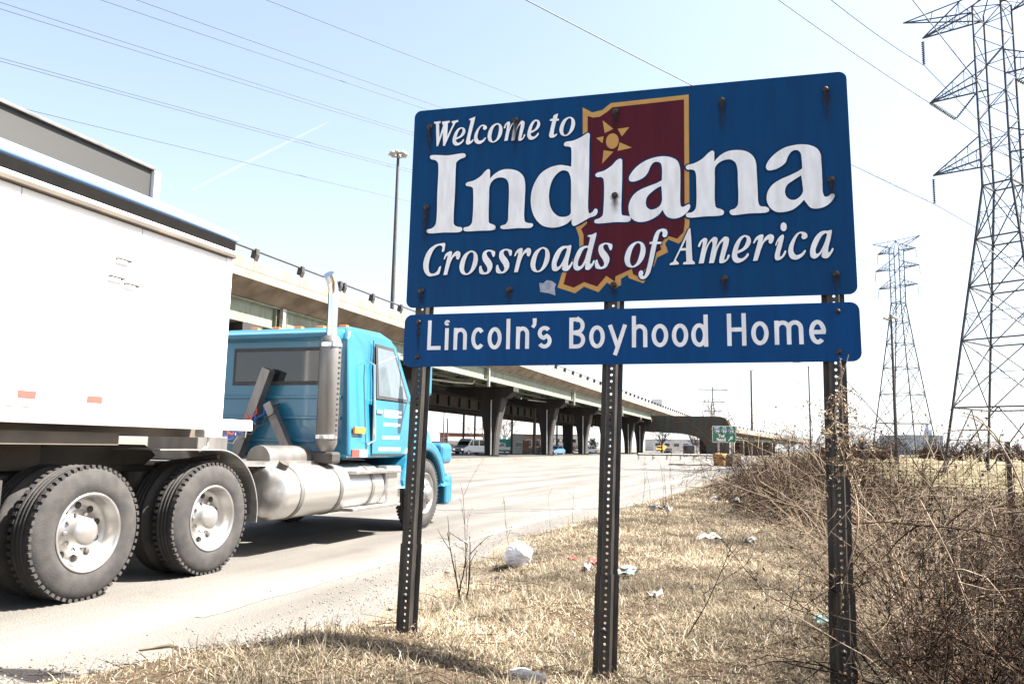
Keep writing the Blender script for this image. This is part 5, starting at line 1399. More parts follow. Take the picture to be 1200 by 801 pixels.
MB().tube([(math.cos(a) * 1.6, math.sin(a) * 1.0 + .2 * math.sin(3 * a), .05 + .03 * math.sin(4 * a)) for a in np.linspace(0, 5.6, 40)], .05, 6).build('cable', 'hose_black', hz)
# guardrail beneath the bent
gr = thing('guardrail', 'low dark guardrail with posts under the overpass, left of the bent', 'guardrail', (14, 88, 0), R(35))
MB().tube([(0, 0, .62), (14, 0, .62)], .13, 6).build('rail', 'rail_dark', gr)
for x in np.arange(0.3, 14, 2.2):
    MB().box(x - .07, x + .07, .1, .22, -.1, .75).build('post', 'galv', gr)

# ------------------------------------------------------------------ vehicles
cw_m = MB().lathe([(.2, 0), (.3, .0), (.33, .03), (.33, .2), (.3, .23), (.2, .23)], 24, 'y').mesh('tyre', 'black_rubber', True)
cr_m = MB().lathe([(0, .0), (.06, -.005), (.08, .01), (.18, .02), (.21, .0), (.21, .1)], 20, 'y').mesh('rim', 'alloy', True)
def vehicle(name, label, cat, loc, heading, L_, W_, H_, paint, kind='sedan', group='traffic beyond the overpass'):
    t = thing(name, label, cat, loc, heading, group)
    h2, w2 = L_ / 2, W_ / 2
    if kind == 'van':
        body = [(-h2, .35), (-h2, H_ - .12), (-h2 + .1, H_), (h2 - 1.5, H_), (h2 - 1.35, H_ - .05), (h2 - .75, 1.18), (h2 - .1, .98), (h2, .8), (h2, .35)]
        glass = [[(h2 - 1.6, 1.2), (h2 - 1.6, H_ - .2), (h2 - 1.42, H_ - .2), (h2 - .95, 1.2)]] + [[(x, 1.2), (x, H_ - .2), (x + .95, H_ - .2), (x + .95, 1.2)] for x in (-h2 + .25, -h2 + 1.35, h2 - 2.7)]
        ws = ((h2 - 1.33, H_ - .12), (h2 - .78, 1.22))
    elif kind == 'suv':
        body = [(-h2, .38), (-h2, 1.05), (-h2 + .15, H_ - .1), (-h2 + .4, H_), (h2 - 2.0, H_), (h2 - 1.3, 1.12), (h2 - .15, .98), (h2, .8), (h2, .38)]
        glass = [[(-h2 + .35, 1.1), (-h2 + .45, H_ - .15), (-.6, H_ - .15), (-.6, 1.1)], [(-.5, 1.1), (-.5, H_ - .15), (h2 - 2.05, H_ - .15), (h2 - 1.5, 1.1)]]
        ws = ((h2 - 1.97, H_ - .08), (h2 - 1.33, 1.16))
    elif kind == 'pickup':
        body = [(-h2, .45), (-h2, 1.05), (-.35, 1.05), (-.3, H_ - .05), (-.1, H_), (h2 - 2.1, H_), (h2 - 1.5, 1.15), (h2 - .12, 1.05), (h2, .85), (h2, .45)]
        glass = [[(-.15, 1.12), (-.1, H_ - .14), (h2 - 2.15, H_ - .14), (h2 - 1.68, 1.12)]]
        ws = ((h2 - 2.07, H_ - .08), (h2 - 1.53, 1.2))
    elif kind == 'box':
        body = [(h2 - 2.0, .4), (h2 - 2.0, 2.2), (h2 - 1.3, 2.25), (h2 - .9, 1.3), (h2, 1.1), (h2, .4)]
        glass = [[(h2 - 1.8, 1.3), (h2 - 1.8, 2.05), (h2 - 1.35, 2.05), (h2 - 1.0, 1.3)]]
        ws = ((h2 - 1.27, 2.15), (h2 - .93, 1.35))
    else:
        body = [(-h2, .32), (-h2, .85), (-h2 + .6, .95), (-h2 + 1.25, H_), (h2 - 2.1, H_), (h2 - 1.35, .95), (h2 - .15, .78), (h2, .6), (h2, .32)]
        glass = [[(-h2 + .85, .97), (-h2 + 1.3, H_ - .1), (-.2, H_ - .1), (-.2, .97)], [(-.1, .97), (-.1, H_ - .1), (h2 - 2.12, H_ - .1), (h2 - 1.55, .97)]]
        ws = ((h2 - 2.06, H_ - .06), (h2 - 1.4, .98))
    MB().prism(body, -w2, w2, 'y').build('body', paint, t, bev=.07, seg=2, ang=15)
    for gl in glass:
        for sd in (-1, 1):
            a = sd * (w2 + .004); MB().prism(gl, min(a, a - sd * .02), max(a, a - sd * .02), 'y').build('window', 'glass_dark', t)
    (xa, za), (xb, zb) = ws
    MB().add([(xa + .012, -w2 + .12, za + .012), (xa + .012, w2 - .12, za + .012), (xb + .012, w2 - .08, zb + .012), (xb + .012, -w2 + .08, zb + .012)], [(0, 1, 2, 3)]).build('windscreen', 'glass_dark', t)
    MB().box(-h2 - .012, -h2 + .01, -w2 + .2, w2 - .2, 1.0 if kind != 'sedan' else .72, (H_ - .25) if kind in ('van', 'suv') else (.9 if kind == 'sedan' else 1.02)).build('rear_window' if kind in ('van', 'suv') else 'tail_panel', 'glass_dark', t)
    if kind == 'box':
        MB().box(-h2, h2 - 2.05, -w2 - .1, w2 + .1, .85, H_).build('cargo_box', paint, t, bev=.03)
        MB().box(-h2 + .05, h2 - 2.1, -w2 + .2, w2 - .2, .5, .84).build('chassis', 'chassis_dark', t)
    for sx in (-h2 + .75, h2 - .85):
        for sd in (-1, 1):
            w = bpy.data.objects.new('wheel', None); COL.objects.link(w); w.parent = t
            w.location = (sx, sd * (w2 + .01), .33); w.rotation_euler = (0, 0, 0 if sd < 0 else math.pi)
            inst(cw_m, 'tyre', w); inst(cr_m, 'rim', w)
    for sd in (-1, 1):
        MB().box(h2 - .06, h2 + .012, sd * (w2 - .3) - .16, sd * (w2 - .3) + .16, .62, .8).build('headlight', 'chrome', t)
        MB().box(-h2 - .015, -h2 + .05, sd * (w2 - .15) - .08, sd * (w2 - .15) + .08, .75, 1.0 if kind != 'sedan' else .84).build('tail_light', 'red_lens', t)
    MB().box(h2 - .02, h2 + .06, -w2 + .05, w2 - .05, .36, .56).build('bumper', 'chassis_dark', t, bev=.03)
    MB().box(h2 - .02, h2 + .015, -w2 + .5, w2 - .5, .6, .78).build('grille', 'chassis_dark', t)
    return t
vehicle('van', 'white cargo van with dark windscreen under the overpass, left of the first pier', 'van', (-4.7, 100, 0), R(232), 5.2, 1.95, 2.05, 'car_silver', 'van')
vehicle('pickup_truck', 'silver pickup half hidden behind the first pier, before the green container', 'pickup', (-1.4, 142, 0), R(200), 5.4, 1.9, 1.75, 'car_silver', 'pickup')
vehicle('car', 'pale blue car beside the second pier under the overpass', 'car', (6.5, 118, 0), R(245), 4.5, 1.8, 1.45, 'car_blue', 'sedan')
vehicle('car', 'white car just left of the middle sign post, behind the third pier', 'car', (15.3, 158, 0), R(220), 4.5, 1.8, 1.5, 'car_white', 'sedan')
vehicle('suv', 'dark vehicle right of the truck hood, beyond the overpass', 'car', (-13.6, 150, 0), R(250), 4.8, 1.9, 1.8, 'car_black', 'suv')
vehicle('suv', 'black box-shaped vehicle seen from behind, in the arch of the bent', 'car', (31.5, 140, 0), R(70), 4.6, 1.95, 2.0, 'car_black', 'suv')
vehicle('car', 'small dark car far down the road, left of the black one in the arch', 'car', (36.5, 184, 0), R(250), 4.5, 1.8, 1.45, 'car_black', 'sedan')
vehicle('truck', 'yellow work truck far down the road behind the last piers', 'truck', (64, 340, 0), R(240), 6, 2.2, 2.6, 'car_yellow', 'box')
vehicle('box_truck', 'grey box truck whose top shows above the overpass parapet', 'truck', ov(128, 3.2, 9.9), OVA, 8.5, 2.4, 3.3, 'car_silver', 'box', 'vehicles on the overpass')

# ------------------------------------------------------------------ buildings and yard beyond the overpass
def pxX(px, y): return (px - 600) / 933 * y * 1.0085
def building(name, label, px0, px1, y, h, depth, wall, roof='roof_dark', nwin=0, wz=(1.2, 2.4), rot=0.0, cat='building', door=True, zbase=0.0):
    x0_, x1_ = pxX(px0, y), pxX(px1, y)
    w = x1_ - x0_
    t = thing(name, label, cat, ((x0_ + x1_) / 2, y, zbase), rot)
    MB().box(-w / 2, w / 2, 0, depth, -.2, h).build('wall', wall, t)
    MB().box(-w / 2 - .2, w / 2 + .2, -.2, depth + .2, h, h + .22).build('roof', roof, t)
    for i in range(nwin):
        cx = -w / 2 + w * (i + .5) / nwin; ww = w / nwin * .28
        f_ = MB().box(cx - ww - .08, cx + ww + .08, -.06, -.002, wz[0] - .08, wz[1] + .08).build('window', 'white_paint', t)
        MB().box(cx - ww, cx + ww, -.08, -.062, wz[0], wz[1]).build('pane', 'glass_dark', f_)
    if door:
        MB().box(w * .32, w * .32 + 1.0, -.05, -.002, 0, 2.1).build('door', 'bld_brown', t)
    return t
building('brick_building', 'low red brick building behind the white tank', 519, 568, 190, 3.8, 14, 'brick_red', nwin=4, wz=(1.5, 2.8))
building('shed', 'small white shed right of the green container', 603, 617, 125, 2.9, 5, 'bld_white', 'bld_white', nwin=1, wz=(1.2, 1.8))
building('brown_building', 'low brown-red building behind the rubble', 617, 637, 175, 3.6, 10, 'bld_brown', nwin=2, wz=(1.2, 2.6))
building('long_building', 'long low pale building with a row of windows behind the tan brush', 646, 690, 260, 5.0, 12, 'bld_white', 'roof_dark', nwin=7, wz=(2.6, 3.8))
building('warehouse', 'wide pale warehouse far away through the arch of the bent', 765, 830, 420, 6.0, 25, 'bld_white', 'bld_bluegrey', nwin=6, wz=(2.5, 4.2))
bb = building('factory', 'blue-grey factory block on the horizon between the two pylons', 1062, 1100, 262, 6.2, 22, 'bld_bluegrey', 'bld_bluegrey', nwin=0, door=False, zbase=1.0)
for k in range(5): MB().box(-5.2 + k * 2.1, -4.9 + k * 2.1, -.12, -.002, 0, 6).build('wall_rib', 'bld_bluegrey', bb)
MB().box(-4.6, -1.0, -.06, -.002, .2, 2.6).build('loading_door', 'bld_white', bb)
MB().cyl((2.6, 4, 0), (2.6, 4, 10.2), .55, .45, 14).build('stack', 'bld_bluegrey', bb)
MB().box(1.8, 3.4, 3, 5, 6.4, 8.2).build('roof_house', 'bld_bluegrey', bb)
tk = thing('storage_tank', 'long white horizontal storage tank with a dark end, behind the van', 'tank', (pxX(528, 150), 150, 0), R(8))
MB().lathe([(0, 0), (.5, -.15), (.75, -.05), (.8, .1), (.8, 6.3), (.7, 6.5), (0, 6.6)], 24, 'x', (0, 0, 1.9)).build('shell', 'bld_white', tk, smooth=True)
MB().lathe([(0, -.16), (.5, -.17), (.62, -.12)], 20, 'x', (0, 0, 1.9)).build('end_hatch', 'chassis_dark', tk, smooth=True)
for x in (.8, 3.2, 5.6): MB().box(x - .2, x + .2, -.6, .6, 0, 1.25).build('cradle', 'rubble', tk)
ct = thing('container', 'dark green shipping container with pale vents on top', 'container', (pxX(593, 150), 150, 0), R(-6))
MB().box(-1.6, 1.6, 0, 6, .1, 2.5).build('shell', 'container_green', ct)
for k in range(14): MB().box(-1.5 + k * .22, -1.4 + k * .22, -.04, -.002, .2, 2.4).build('corrugation', 'container_green', ct)
for k in range(3): MB().box(-1.3 + k, -.6 + k, .4, 1.2, 2.5, 2.85).build('roof_vent', 'bld_white', ct)
rb = thing('rubble_pile', 'heap of pale broken concrete in front of the brown building', 'rubble', (pxX(626, 150), 150, 0))
for k in range(46):
    a = rnd.random() * 6.28; q = rnd.random() ** .5
    x, y_, z = q * 1.7 * math.cos(a), q * 1.2 * math.sin(a), max(0, (1 - q)) * .9
    s_ = .12 + .16 * rnd.random()
    vv = [(x + sx * s_ * rnd.uniform(.6, 1.3), y_ + sy * s_ * rnd.uniform(.6, 1.3), z + sz * s_ * rnd.uniform(.5, 1) + .12) for sx, sy, sz in ((-1, -1, -1), (1, -1, -1), (1, 1, -1), (-1, 1, -1), (-1, -1, 1), (1, -1, 1), (1, 1, 1), (-1, 1, 1))]
    MB().add(vv, [(3, 2, 1, 0), (4, 5, 6, 7), (0, 1, 5, 4), (1, 2, 6, 5), (2, 3, 7, 6), (3, 0, 4, 7)]).build('chunk', 'rubble', rb)
# contrail: a real streak of vapour high up, beyond everything
ctr = MB().tube([(-2849, 6800, 2185), (-2500, 6800, 2378), (-2100, 6800, 2598), (-1677, 6800, 2832)], [6, 13, 11, 4], 8).build('contrail', 'white_vapour')
tag(ctr, 'thin white aircraft trail in the blue sky above the truck', 'contrail')

# ------------------------------------------------------------------ vegetation
def gh(x, y): return float(ground_h(np.array([x]), np.array([y]))[0])
def unit(v):
    n = np.linalg.norm(v); return v / n if n > 1e-9 else np.array([0, 0, 1.0])
class Twigs:
    """collects tapering polylines and turns them into one three-sided tube mesh"""
    def __init__(s): s.v = []; s.f = []; s.n = 0; s.tips = []
    def add(s, pts, rad, sides=3):
        pts = np.asarray(pts); m = len(pts)
        d = np.gradient(pts, axis=0)
        d /= np.maximum(np.linalg.norm(d, axis=1, keepdims=True), 1e-9)
        ref = np.where(np.abs(d[:, 2:3]) < 0.9, np.array([[0, 0, 1.0]]), np.array([[1.0, 0, 0]]))
        a = np.cross(d, ref); a /= np.maximum(np.linalg.norm(a, axis=1, keepdims=True), 1e-9)
        b = np.cross(d, a)
        rad = np.asarray(rad)[:, None]
        rings = [pts + (a * math.cos(2 * math.pi * k / sides) + b * math.sin(2 * math.pi * k / sides)) * rad for k in range(sides)]
        s.v.append(np.stack(rings, 1).reshape(-1, 3))
        i = np.arange(m - 1)[:, None] * sides; k = np.arange(sides)[None, :]; k2 = (k + 1) % sides
        q = np.stack([i + k, i + k2, i + sides + k2, i + sides + k], -1).reshape(-1, 4) + s.n
        s.f.append(q); s.n += m * sides
        s.tips.append(pts[-1])
    def build(s, name, m, parent=None):
        o = np_mesh(name, np.concatenate(s.v), np.concatenate(s.f), m)
        if parent is not None: o.parent = parent
        return o
def grow(tw, rg, p, d, L_, r_, depth, wander=.25, kids=(3, 6), grav=0.0, nseg=6, klen=(.35, .65), spread=.9, store=None):
    pts = [np.array(p, float)]; d = unit(np.array(d, float))
    dirs = [d]
    for i in range(nseg):
        d = unit(d + rg.normal(0, wander, 3) * .5 + np.array([0, 0, grav]))
        pts.append(pts[-1] + d * L_ / nseg); dirs.append(d)
    tw.add(pts, np.linspace(r_, r_ * .35, nseg + 1), 4 if r_ > .012 else 3)
    if store is not None: store.extend(pts[2:])
    if depth > 0:
        for _ in range(rg.integers(*kids)):
            k = rg.integers(1, nseg + 1)
            nd = unit(dirs[k] + rg.normal(0, spread, 3))
            grow(tw, rg, pts[k], nd, L_ * rg.uniform(*klen), max(r_ * .5, .0012), depth - 1, wander, kids, grav, max(3, nseg - 1), klen, spread, store)
def leaves(pts, rg, n, size, m, name, parent, spread=.03, curl=True):
    pts = np.asarray(pts); idx = rg.integers(0, len(pts), n)
    c = pts[idx] + rg.normal(0, spread, (n, 3))
    a = rg.normal(0, 1, (n, 3)); a /= np.linalg.norm(a, axis=1, keepdims=True)
    b = np.cross(a, rg.normal(0, 1, (n, 3))); b /= np.linalg.norm(b, axis=1, keepdims=True)
    s_ = size * rg.uniform(.5, 1.4, (n, 1))
    up_ = np.cross(a, b) * s_ * .3
    v = np.stack([c - a * s_, c + b * s_ * .4 + up_, c + a * s_, c - b * s_ * .4 + up_], 1).reshape(-1, 3)
    o = np_mesh(name, v, np.arange(n * 4).reshape(n, 4), m); o.parent = parent; o['kind'] = 'stuff'
    return o
def bush(label, x, y, h, rad, seed, nst=10, m='twig_brown', depth=2, nleaf=300, leaf='dry_leaf', r_=.008, kids=(4, 7), lean=(0, 0), wander=.35, grav=-.03, name='dry_bush', cat='bush', spread=.9, lsize=.02, group='dry bushes along the verge', klen=(.35, .65), pale=0):
    rg = np.random.default_rng(seed)
    z = gh(x, y)
    t = thing(name, label, cat, (x, y, z), 0, group)
    tw = Twigs(); st = []
    for i in range(nst):
        a = rg.uniform(0, 6.28); q = rad * rg.uniform(.05, .45)
        d = np.array([math.cos(a) * rad + lean[0], math.sin(a) * rad + lean[1], h * rg.uniform(.6, 1.3)])
        grow(tw, rg, (q * math.cos(a), q * math.sin(a), -.03), d, h * rg.uniform(.7, 1.15), r_ * rg.uniform(.6, 1.3), depth, wander, kids, grav, 6, klen, spread, st)
    tw.build('branches', m, t)
    if pale:
        t2 = Twigs()
        for i in range(pale):
            a = rg.uniform(0, 6.28)
            grow(t2, rg, (rad * .4 * math.cos(a), rad * .4 * math.sin(a), -.03), (math.cos(a) * rad * 1.2, math.sin(a) * rad * 1.2, h * rg.uniform(.4, 1.1)), h * rg.uniform(.7, 1.2), r_ * .8, 1, .3, (3, 6), -.03, 7, (.3, .6), .7, st)
        t2.build('straw_stems', 'twig_pale', t)['kind'] = 'stuff'
    if nleaf: leaves(st, rg, nleaf, lsize, leaf, 'dry_leaves', t)
    return t
BR = {}
# the rounded brown bush between the middle and right posts, and its neighbours
bush('large rounded brown bush at the verge edge, left of the right post', 4.35, 12.2, 1.35, .95, 1, 72, 'twig_brown', 2, 3200, kids=(6, 9), lsize=.016, r_=.007)
bush('low brown bush spreading left toward the road from the large rounded one', 4.35, 14.2, .75, .85, 2, 34, 'twig_brown', 2, 2200, kids=(6, 9), lsize=.016, grav=-.07)
bush('brown bush right behind the right post', 5.2, 11.4, 1.15, .8, 3, 46, 'twig_brown', 2, 1800, kids=(6, 9), lsize=.016)
bush('sparse brown bush behind the rounded one, nearer the ramp bridge', 7.4, 19.0, 1.5, 1.2, 4, 20, 'twig_brown', 2, 1500, kids=(4, 7), lsize=.02)
bush('tall reddish bush left of the ramp end', 10.8, 27, 1.9, 1.4, 5, 20, 'twig_brown', 2, 1400, kids=(4, 7), lsize=.024, r_=.011)
bush('far brown bush in front of the ramp viaduct posts', 18.5, 46, 2.5, 2.0, 6, 20, 'twig_brown', 2, 1500, kids=(4, 7), lsize=.035, r_=.02)
bush('farthest brown bush line end below the ramp viaduct', 24.5, 58, 2.6, 2.4, 7, 20, 'twig_brown', 2, 1300, kids=(4, 7), lsize=.045, r_=.022)
# the tangle in the right foreground
FG = [('dark dense bramble in the lowest right corner of the frame', 2.75, 2.75, .7, .5, 'twig_dark', 18, 500),
      ('brown bramble between the right post and the right corner', 2.0, 3.15, .6, .45, 'twig_brown', 14, 500),
      ('tall brown bramble at the right edge above the corner', 3.3, 3.3, 1.0, .6, 'twig_brown', 18, 700),
      ('dark bramble crouching at the foot of the right post', 1.95, 3.75, .75, .4, 'twig_dark', 12, 300),
      ('bramble in the bottom right corner closest to the camera', 2.35, 3.1, .75, .5, 'twig_brown', 16, 500),
      ('low brown bramble filling the right edge above the corner', 2.9, 3.9, .85, .6, 'twig_brown', 18, 800),
      ('pale straw-stemmed shrub just right of the right post', 2.25, 4.6, 1.0, .5, 'twig_pale', 14, 500),
      ('brown shrub at the right edge, before the wire fence', 3.5, 5.0, .95, .7, 'twig_brown', 18, 900),
      ('pale leggy shrub between the right post and the fence', 2.9, 5.9, 1.0, .6, 'twig_pale', 14, 600),
      ('brown thicket under the near pylon', 4.4, 6.3, 1.0, .8, 'twig_brown', 18, 1000),
      ('brown thicket halfway to the fence, right of the right post', 3.6, 7.6, .95, .8, 'twig_brown', 18, 1000),
      ('reddish thicket touching the fence at the right edge', 5.6, 8.3, 1.0, .9, 'twig_brown', 18, 1000),
      ('low thicket in front of the fence behind the right post', 4.2, 9.4, .9, .8, 'twig_brown', 18, 1000)]
for i, (lab, x, y, h, rad, m_, nst, nl) in enumerate(FG):
    bush(lab, x, y, h, rad, 30 + i, int(nst * 1.9), m_, 2, int(nl * 1.6), kids=(5, 8), r_=.0052, lsize=.011, wander=.4, spread=.8, group='brambles in the right foreground', pale=8)
# long arching canes in front, each one a thing
CANES = [((3.3, 4.2), (-1.15, .15, 1.05), 1.9, .006, 'twig_brown', 'long arching cane crossing the right post at mid height'),
         ((2.5, 3.5), (-.35, .1, 1.3), 1.35, .007, 'twig_pale', 'upright pale cane right of the right post'),
         ((2.62, 3.15), (.1, .1, 1.2), 1.15, .008, 'twig_dark', 'dark upright cane near the right edge'),
         ((2.1, 3.6), (-.1, .05, 1.2), .95, .006, 'twig_pale', 'straight straw-coloured cane standing beside the right post'),
         ((3.4, 4.8), (-.9, -.1, 1.2), 1.7, .005, 'twig_pale', 'thin pale cane sweeping up left behind the right post'),
         ((3.0, 3.6), (.35, .05, 1.15), 1.5, .009, 'twig_dark', 'thick dark branch rising at the right edge of the frame'),
         ((2.75, 4.9), (-.7, .1, 1.0), 1.5, .004, 'twig_pale', 'wispy pale cane arching over the brambles'),
         ((2.9, 5.2), (-.5, .0, 1.3), 1.75, .005, 'twig_dark', 'slim dark cane arching toward the far pylon'),
         ((3.6, 5.6), (-1.3, .1, .8), 1.6, .006, 'twig_dark', 'dark cane running diagonally behind the right post'),
         ((2.45, 3.9), (.5, .1, 1.1), 1.2, .006, 'twig_brown', 'brown cane leaning right before the fence post'),
         ((2.2, 3.0), (.2, .2, 1.1), .8, .007, 'twig_dark', 'stubby dark cane at the bottom edge right of the right post'),
         ((2.3, 3.35), (-1.2, .25, .62), 1.2, .005, 'twig_dark', 'dark twig reaching left across the foot of the right post')]
for i, ((x, y), d, L_, r_, m_, lab) in enumerate(CANES):
    rg = np.random.default_rng(80 + i)
    t = thing('dry_cane', lab, 'twig', (x, y, gh(x, y)), 0, 'long dry canes')
    tw = Twigs(); st = []
    grow(tw, rg, (0, 0, -.02), d, L_, r_ * 1.5, 2, .22, (3, 6), -.06, 12, (.15, .4), .7, st)
    tw.build('stems', m_, t)
    leaves(st, rg, 40, .012, 'dry_leaf', 'dry_leaves', t)
# seed-head vine wrapped round the right post
vt = thing('dry_vine', 'pale dry vine with fluffy seed heads wrapped round the right post under the plaque', 'vine', (1.63, 3.96, gh(1.63, 3.96)))
rg = np.random.default_rng(5); tw = Twigs(); st = []
z = np.linspace(0, 1.6, 40)
tw.add(np.stack([.045 * np.cos(z * 7) + .01, -.04 + .05 * np.sin(z * 7), z], 1), np.linspace(.006, .003, 40))
for _ in range(46):
    zz = rg.uniform(1.05, 1.5); grow(tw, rg, (.045 * math.cos(zz * 7) + .01, -.05 + .03 * math.sin(zz * 7), zz), (rg.normal(0, .5), -.3, rg.normal(-.1, .6)), rg.uniform(.05, .16), .0025, 1, .4, (1, 4), 0, 4, (.3, .6), .9, st)
tw.build('stems', 'twig_pale', vt)
leaves(st, rg, 1100, .0075, 'leaf_pale', 'seed_heads', vt, spread=.007)
# weeds standing in the verge
def weed(label, x, y, h, seed, m='twig_brown', lean=(0, 0), depth=1, kids=(5, 9), r_=.004, nleaf=25, nst=1, spread=.5, rad=.03, cat='weed'):
    rg = np.random.default_rng(seed)
    t = thing('dry_weed', label, cat, (x, y, gh(x, y)), 0, 'dry weeds on the verge')
    tw = Twigs(); st = []
    for k in range(nst):
        a = rg.uniform(0, 6.28)
        grow(tw, rg, (rad * k ** .5 * math.cos(a), rad * k ** .5 * math.sin(a), -.02), (lean[0] + rg.normal(0, .08), lean[1], 1), h * rg.uniform(.8, 1.1), r_, depth, .1, kids, .02, 8, (.15, .4), spread, st)
    tw.build('stems', m, t)
    if nleaf: leaves(st, rg, nleaf, .008, 'dry_leaf', 'seed_heads', t, spread=.01)
    return t
weed('tall bare branching weed on the verge edge right of the left post', -.33, 6.7, 1.05, 1, 'twig_brown', (-.04, 0), 2, (4, 7))
weed('short dark dead stem between the left post and the plastic bag', -.33, 6.0, .52, 2, 'twig_dark', (-.06, 0), 1, (2, 4), .008, 60, 3)
weed('bushy little weed standing in the pavement edge above the plastic bag', .02, 10.2, .5, 3, 'twig_brown', (.05, 0), 2, (5, 8), .003, 60)
weed('thin leaning weed right above the plastic bag', .55, 9.7, .55, 4, 'twig_pale', (-.2, 0), 1, (2, 4), .003, 10)
weed('thin upright weeds on the verge between road and mid post, left cluster', 2.55, 14.5, .85, 5, 'twig_brown', (0, 0), 1, (3, 6), .004, 40, 4, .4, .22)
weed('thin upright weeds on the verge, right cluster nearer the guide sign', 3.5, 16.2, .9, 6, 'twig_brown', (.05, 0), 1, (3, 6), .004, 40, 4, .4, .25)
weed('weed cluster near the bend of the verge before the brown bush', 4.2, 17.5, .9, 7, 'twig_pale', (0, 0), 1, (3, 6), .004, 40, 3, .4, .3)
weed('single thin weed near the road edge left of the mid post', 1.0, 12.6, .7, 8, 'twig_brown', (.1, 0), 1, (2, 4), .003, 12)
weed('dark curved twig with seed pods right of the mid post', 1.02, 4.75, .75, 9, 'twig_dark', (.62, .1), 1, (2, 4), .0045, 16)
weed('low twig lying in the grass right of the mid post', 1.35, 5.9, .5, 10, 'twig_brown', (1.6, .2), 1, (2, 5), .004, 10)
weed('tall weed with clinging pods in front of the thin street lamp', 4.15, 11.2, 1.75, 11, 'twig_brown', (.02, 0), 2, (5, 8), .006, 260, 2, .45, .1)
weed('weed stem leaning at the foot of the mid post', .5, 4.1, .3, 12, 'twig_pale', (.5, -.1), 1, (2, 4), .003, 4)
for o_ in bpy.data.objects:
    pass
# wire mesh fence in the field edge
fn = thing('wire_fence', 'rusty welded wire mesh fence behind the brambles at the right', 'fence', (5.0, 11.4, gh(5.4, 11.2)), math.atan2(-1.2, 6.0))
FLN = 7.5
mb = MB()
for z in np.arange(.12, 1.12, .16):
    pts = [(x, .01 * math.sin(x * 3 + z * 9), z + .015 * math.sin(x * 1.1)) for x in np.linspace(0, FLN, 40)]
    mb.tube(pts, .004, 4)
mb.build('line_wires', 'twig_dark', fn)
mb = MB()
for x in np.arange(.05, FLN, .105):
    mb.tube([(x, 0, .05), (x + rnd.uniform(-.01, .01), .01, .55), (x + rnd.uniform(-.015, .015), .004, 1.1 + .02 * math.sin(x * 1.1))], .0042, 4)
vw = mb.build('stay_wires', 'twig_dark', fn)
for x in (0, 1.9, 3.8, 5.7, 7.5):
    MB().box(x - .025, x + .025, .02, .07, -.2, 1.25).build('post', 'post_steel', fn)
# hedgerow along the far field edge
for i, (px, y, h, r_) in enumerate(((1030, 150, 3.0, 2.6), (1100, 140, 2.8, 3.0), (1122, 150, 3.4, 3.2), (1145, 138, 3.0, 3.0), (1170, 150, 3.4, 3.2), (1195, 135, 3.0, 3.2), (1220, 140, 3, 3), (1076, 190, 2.6, 3.0), (1008, 130, 2.2, 2.4), (985, 120, 2.0, 2.4), (965, 110, 2.0, 2.2))):
    lab = ['dark rounded shrub left of the far pylon', 'brown hedge shrub right of the factory', 'brown hedge shrub left of the near pylon leg', 'brown hedge shrub between the near pylon legs', 'brown hedge shrub right of the inner pylon leg', 'brown hedge shrub at the right frame edge', 'hedge shrub beyond the right frame edge', 'low shrub below the factory', 'low shrub on the horizon right of the right post', 'low shrub on the horizon left of the right post', 'low shrub at the end of the ramp viaduct'][i]
    bush(lab, pxX(px, y), y, h, r_ * .55, 200 + i, 18, 'twig_brown', 2, 1500, r_=.08, kids=(4, 7), lsize=.14, name='hedge_shrub', group='hedge shrubs along the field edge')
# tan brush bank behind the piers
for i, (px, y) in enumerate(((652, 170), (662, 172), (673, 170), (682, 175), (640, 160), (535, 175), (572, 170))):
    lab = ['tan brush right of the second pier', 'tan brush midway between second and third pier', 'tan brush left of the third pier', 'tan brush right of the third pier', 'tan brush left of the second pier', 'tan brush below the white tank', 'tan brush left of the first pier'][i]
    bush(lab, pxX(px, y), y, 2.4, 2.0, 230 + i, 14, 'twig_pale', 2, 900, r_=.03, kids=(4, 6), lsize=.09, name='tan_brush', group='tan brush beyond the overpass')
# bare trees
def tree(label, x, y, h, seed, r_=.18, group='bare trees', spreadf=.75):
    rg = np.random.default_rng(seed)
    t = thing('bare_tree', label, 'tree', (x, y, 0), 0, group)
    tr = Twigs()
    z = np.linspace(0, h * .38, 6)
    tr.add(np.stack([.05 * np.sin(z), .04 * np.cos(z * 1.3), z - .2], 1), np.linspace(r_, r_ * .7, 6), 7)
    tr.build('trunk', 'bark', t)
    tw = Twigs()
    for i in range(9):
        a = i * 2.4 + rg.uniform(0, .6)
        grow(tw, rg, (0, 0, h * rg.uniform(.2, .37)), (math.cos(a) * spreadf, math.sin(a) * spreadf, 1.0), h * rg.uniform(.45, .65), r_ * .5, 3, .3, (3, 6), .02, 6, (.4, .65), .6)
    tw.build('crown', 'bark', t)
tree('bare tree right of the first pier under the overpass', pxX(594, 155), 155, 8.5, 300, .2)
tree('thin bare tree left of the first pier', pxX(568, 165), 165, 7.0, 301, .16)
tree('wide bare tree topping the skyline above the straddle bent', pxX(830, 250), 250, 15.5, 302, .4, spreadf=1.1)
tree('bare tree far down the road in the arch', pxX(812, 300), 300, 9, 303, .3)
tree('bare tree left of the arch behind the last piers', pxX(775, 260), 260, 9, 304, .3)
tree('small bare tree above the far end of the ramp viaduct', pxX(921, 150), 150, 5.6, 305, .16)
rg = np.random.default_rng(9)
et = thing('evergreen_tree', 'small dark evergreen beside the fourth pier', 'tree', (pxX(695, 165), 165, 0), 0)
tw = Twigs(); st = []
for i in range(14): grow(tw, rg, (0, 0, .1 + i * .2), (math.cos(i * 2.4), math.sin(i * 2.4), .5), 1.6 - i * .08, .03, 1, .2, (3, 5), 0, 5, (.3, .6), .6, st)
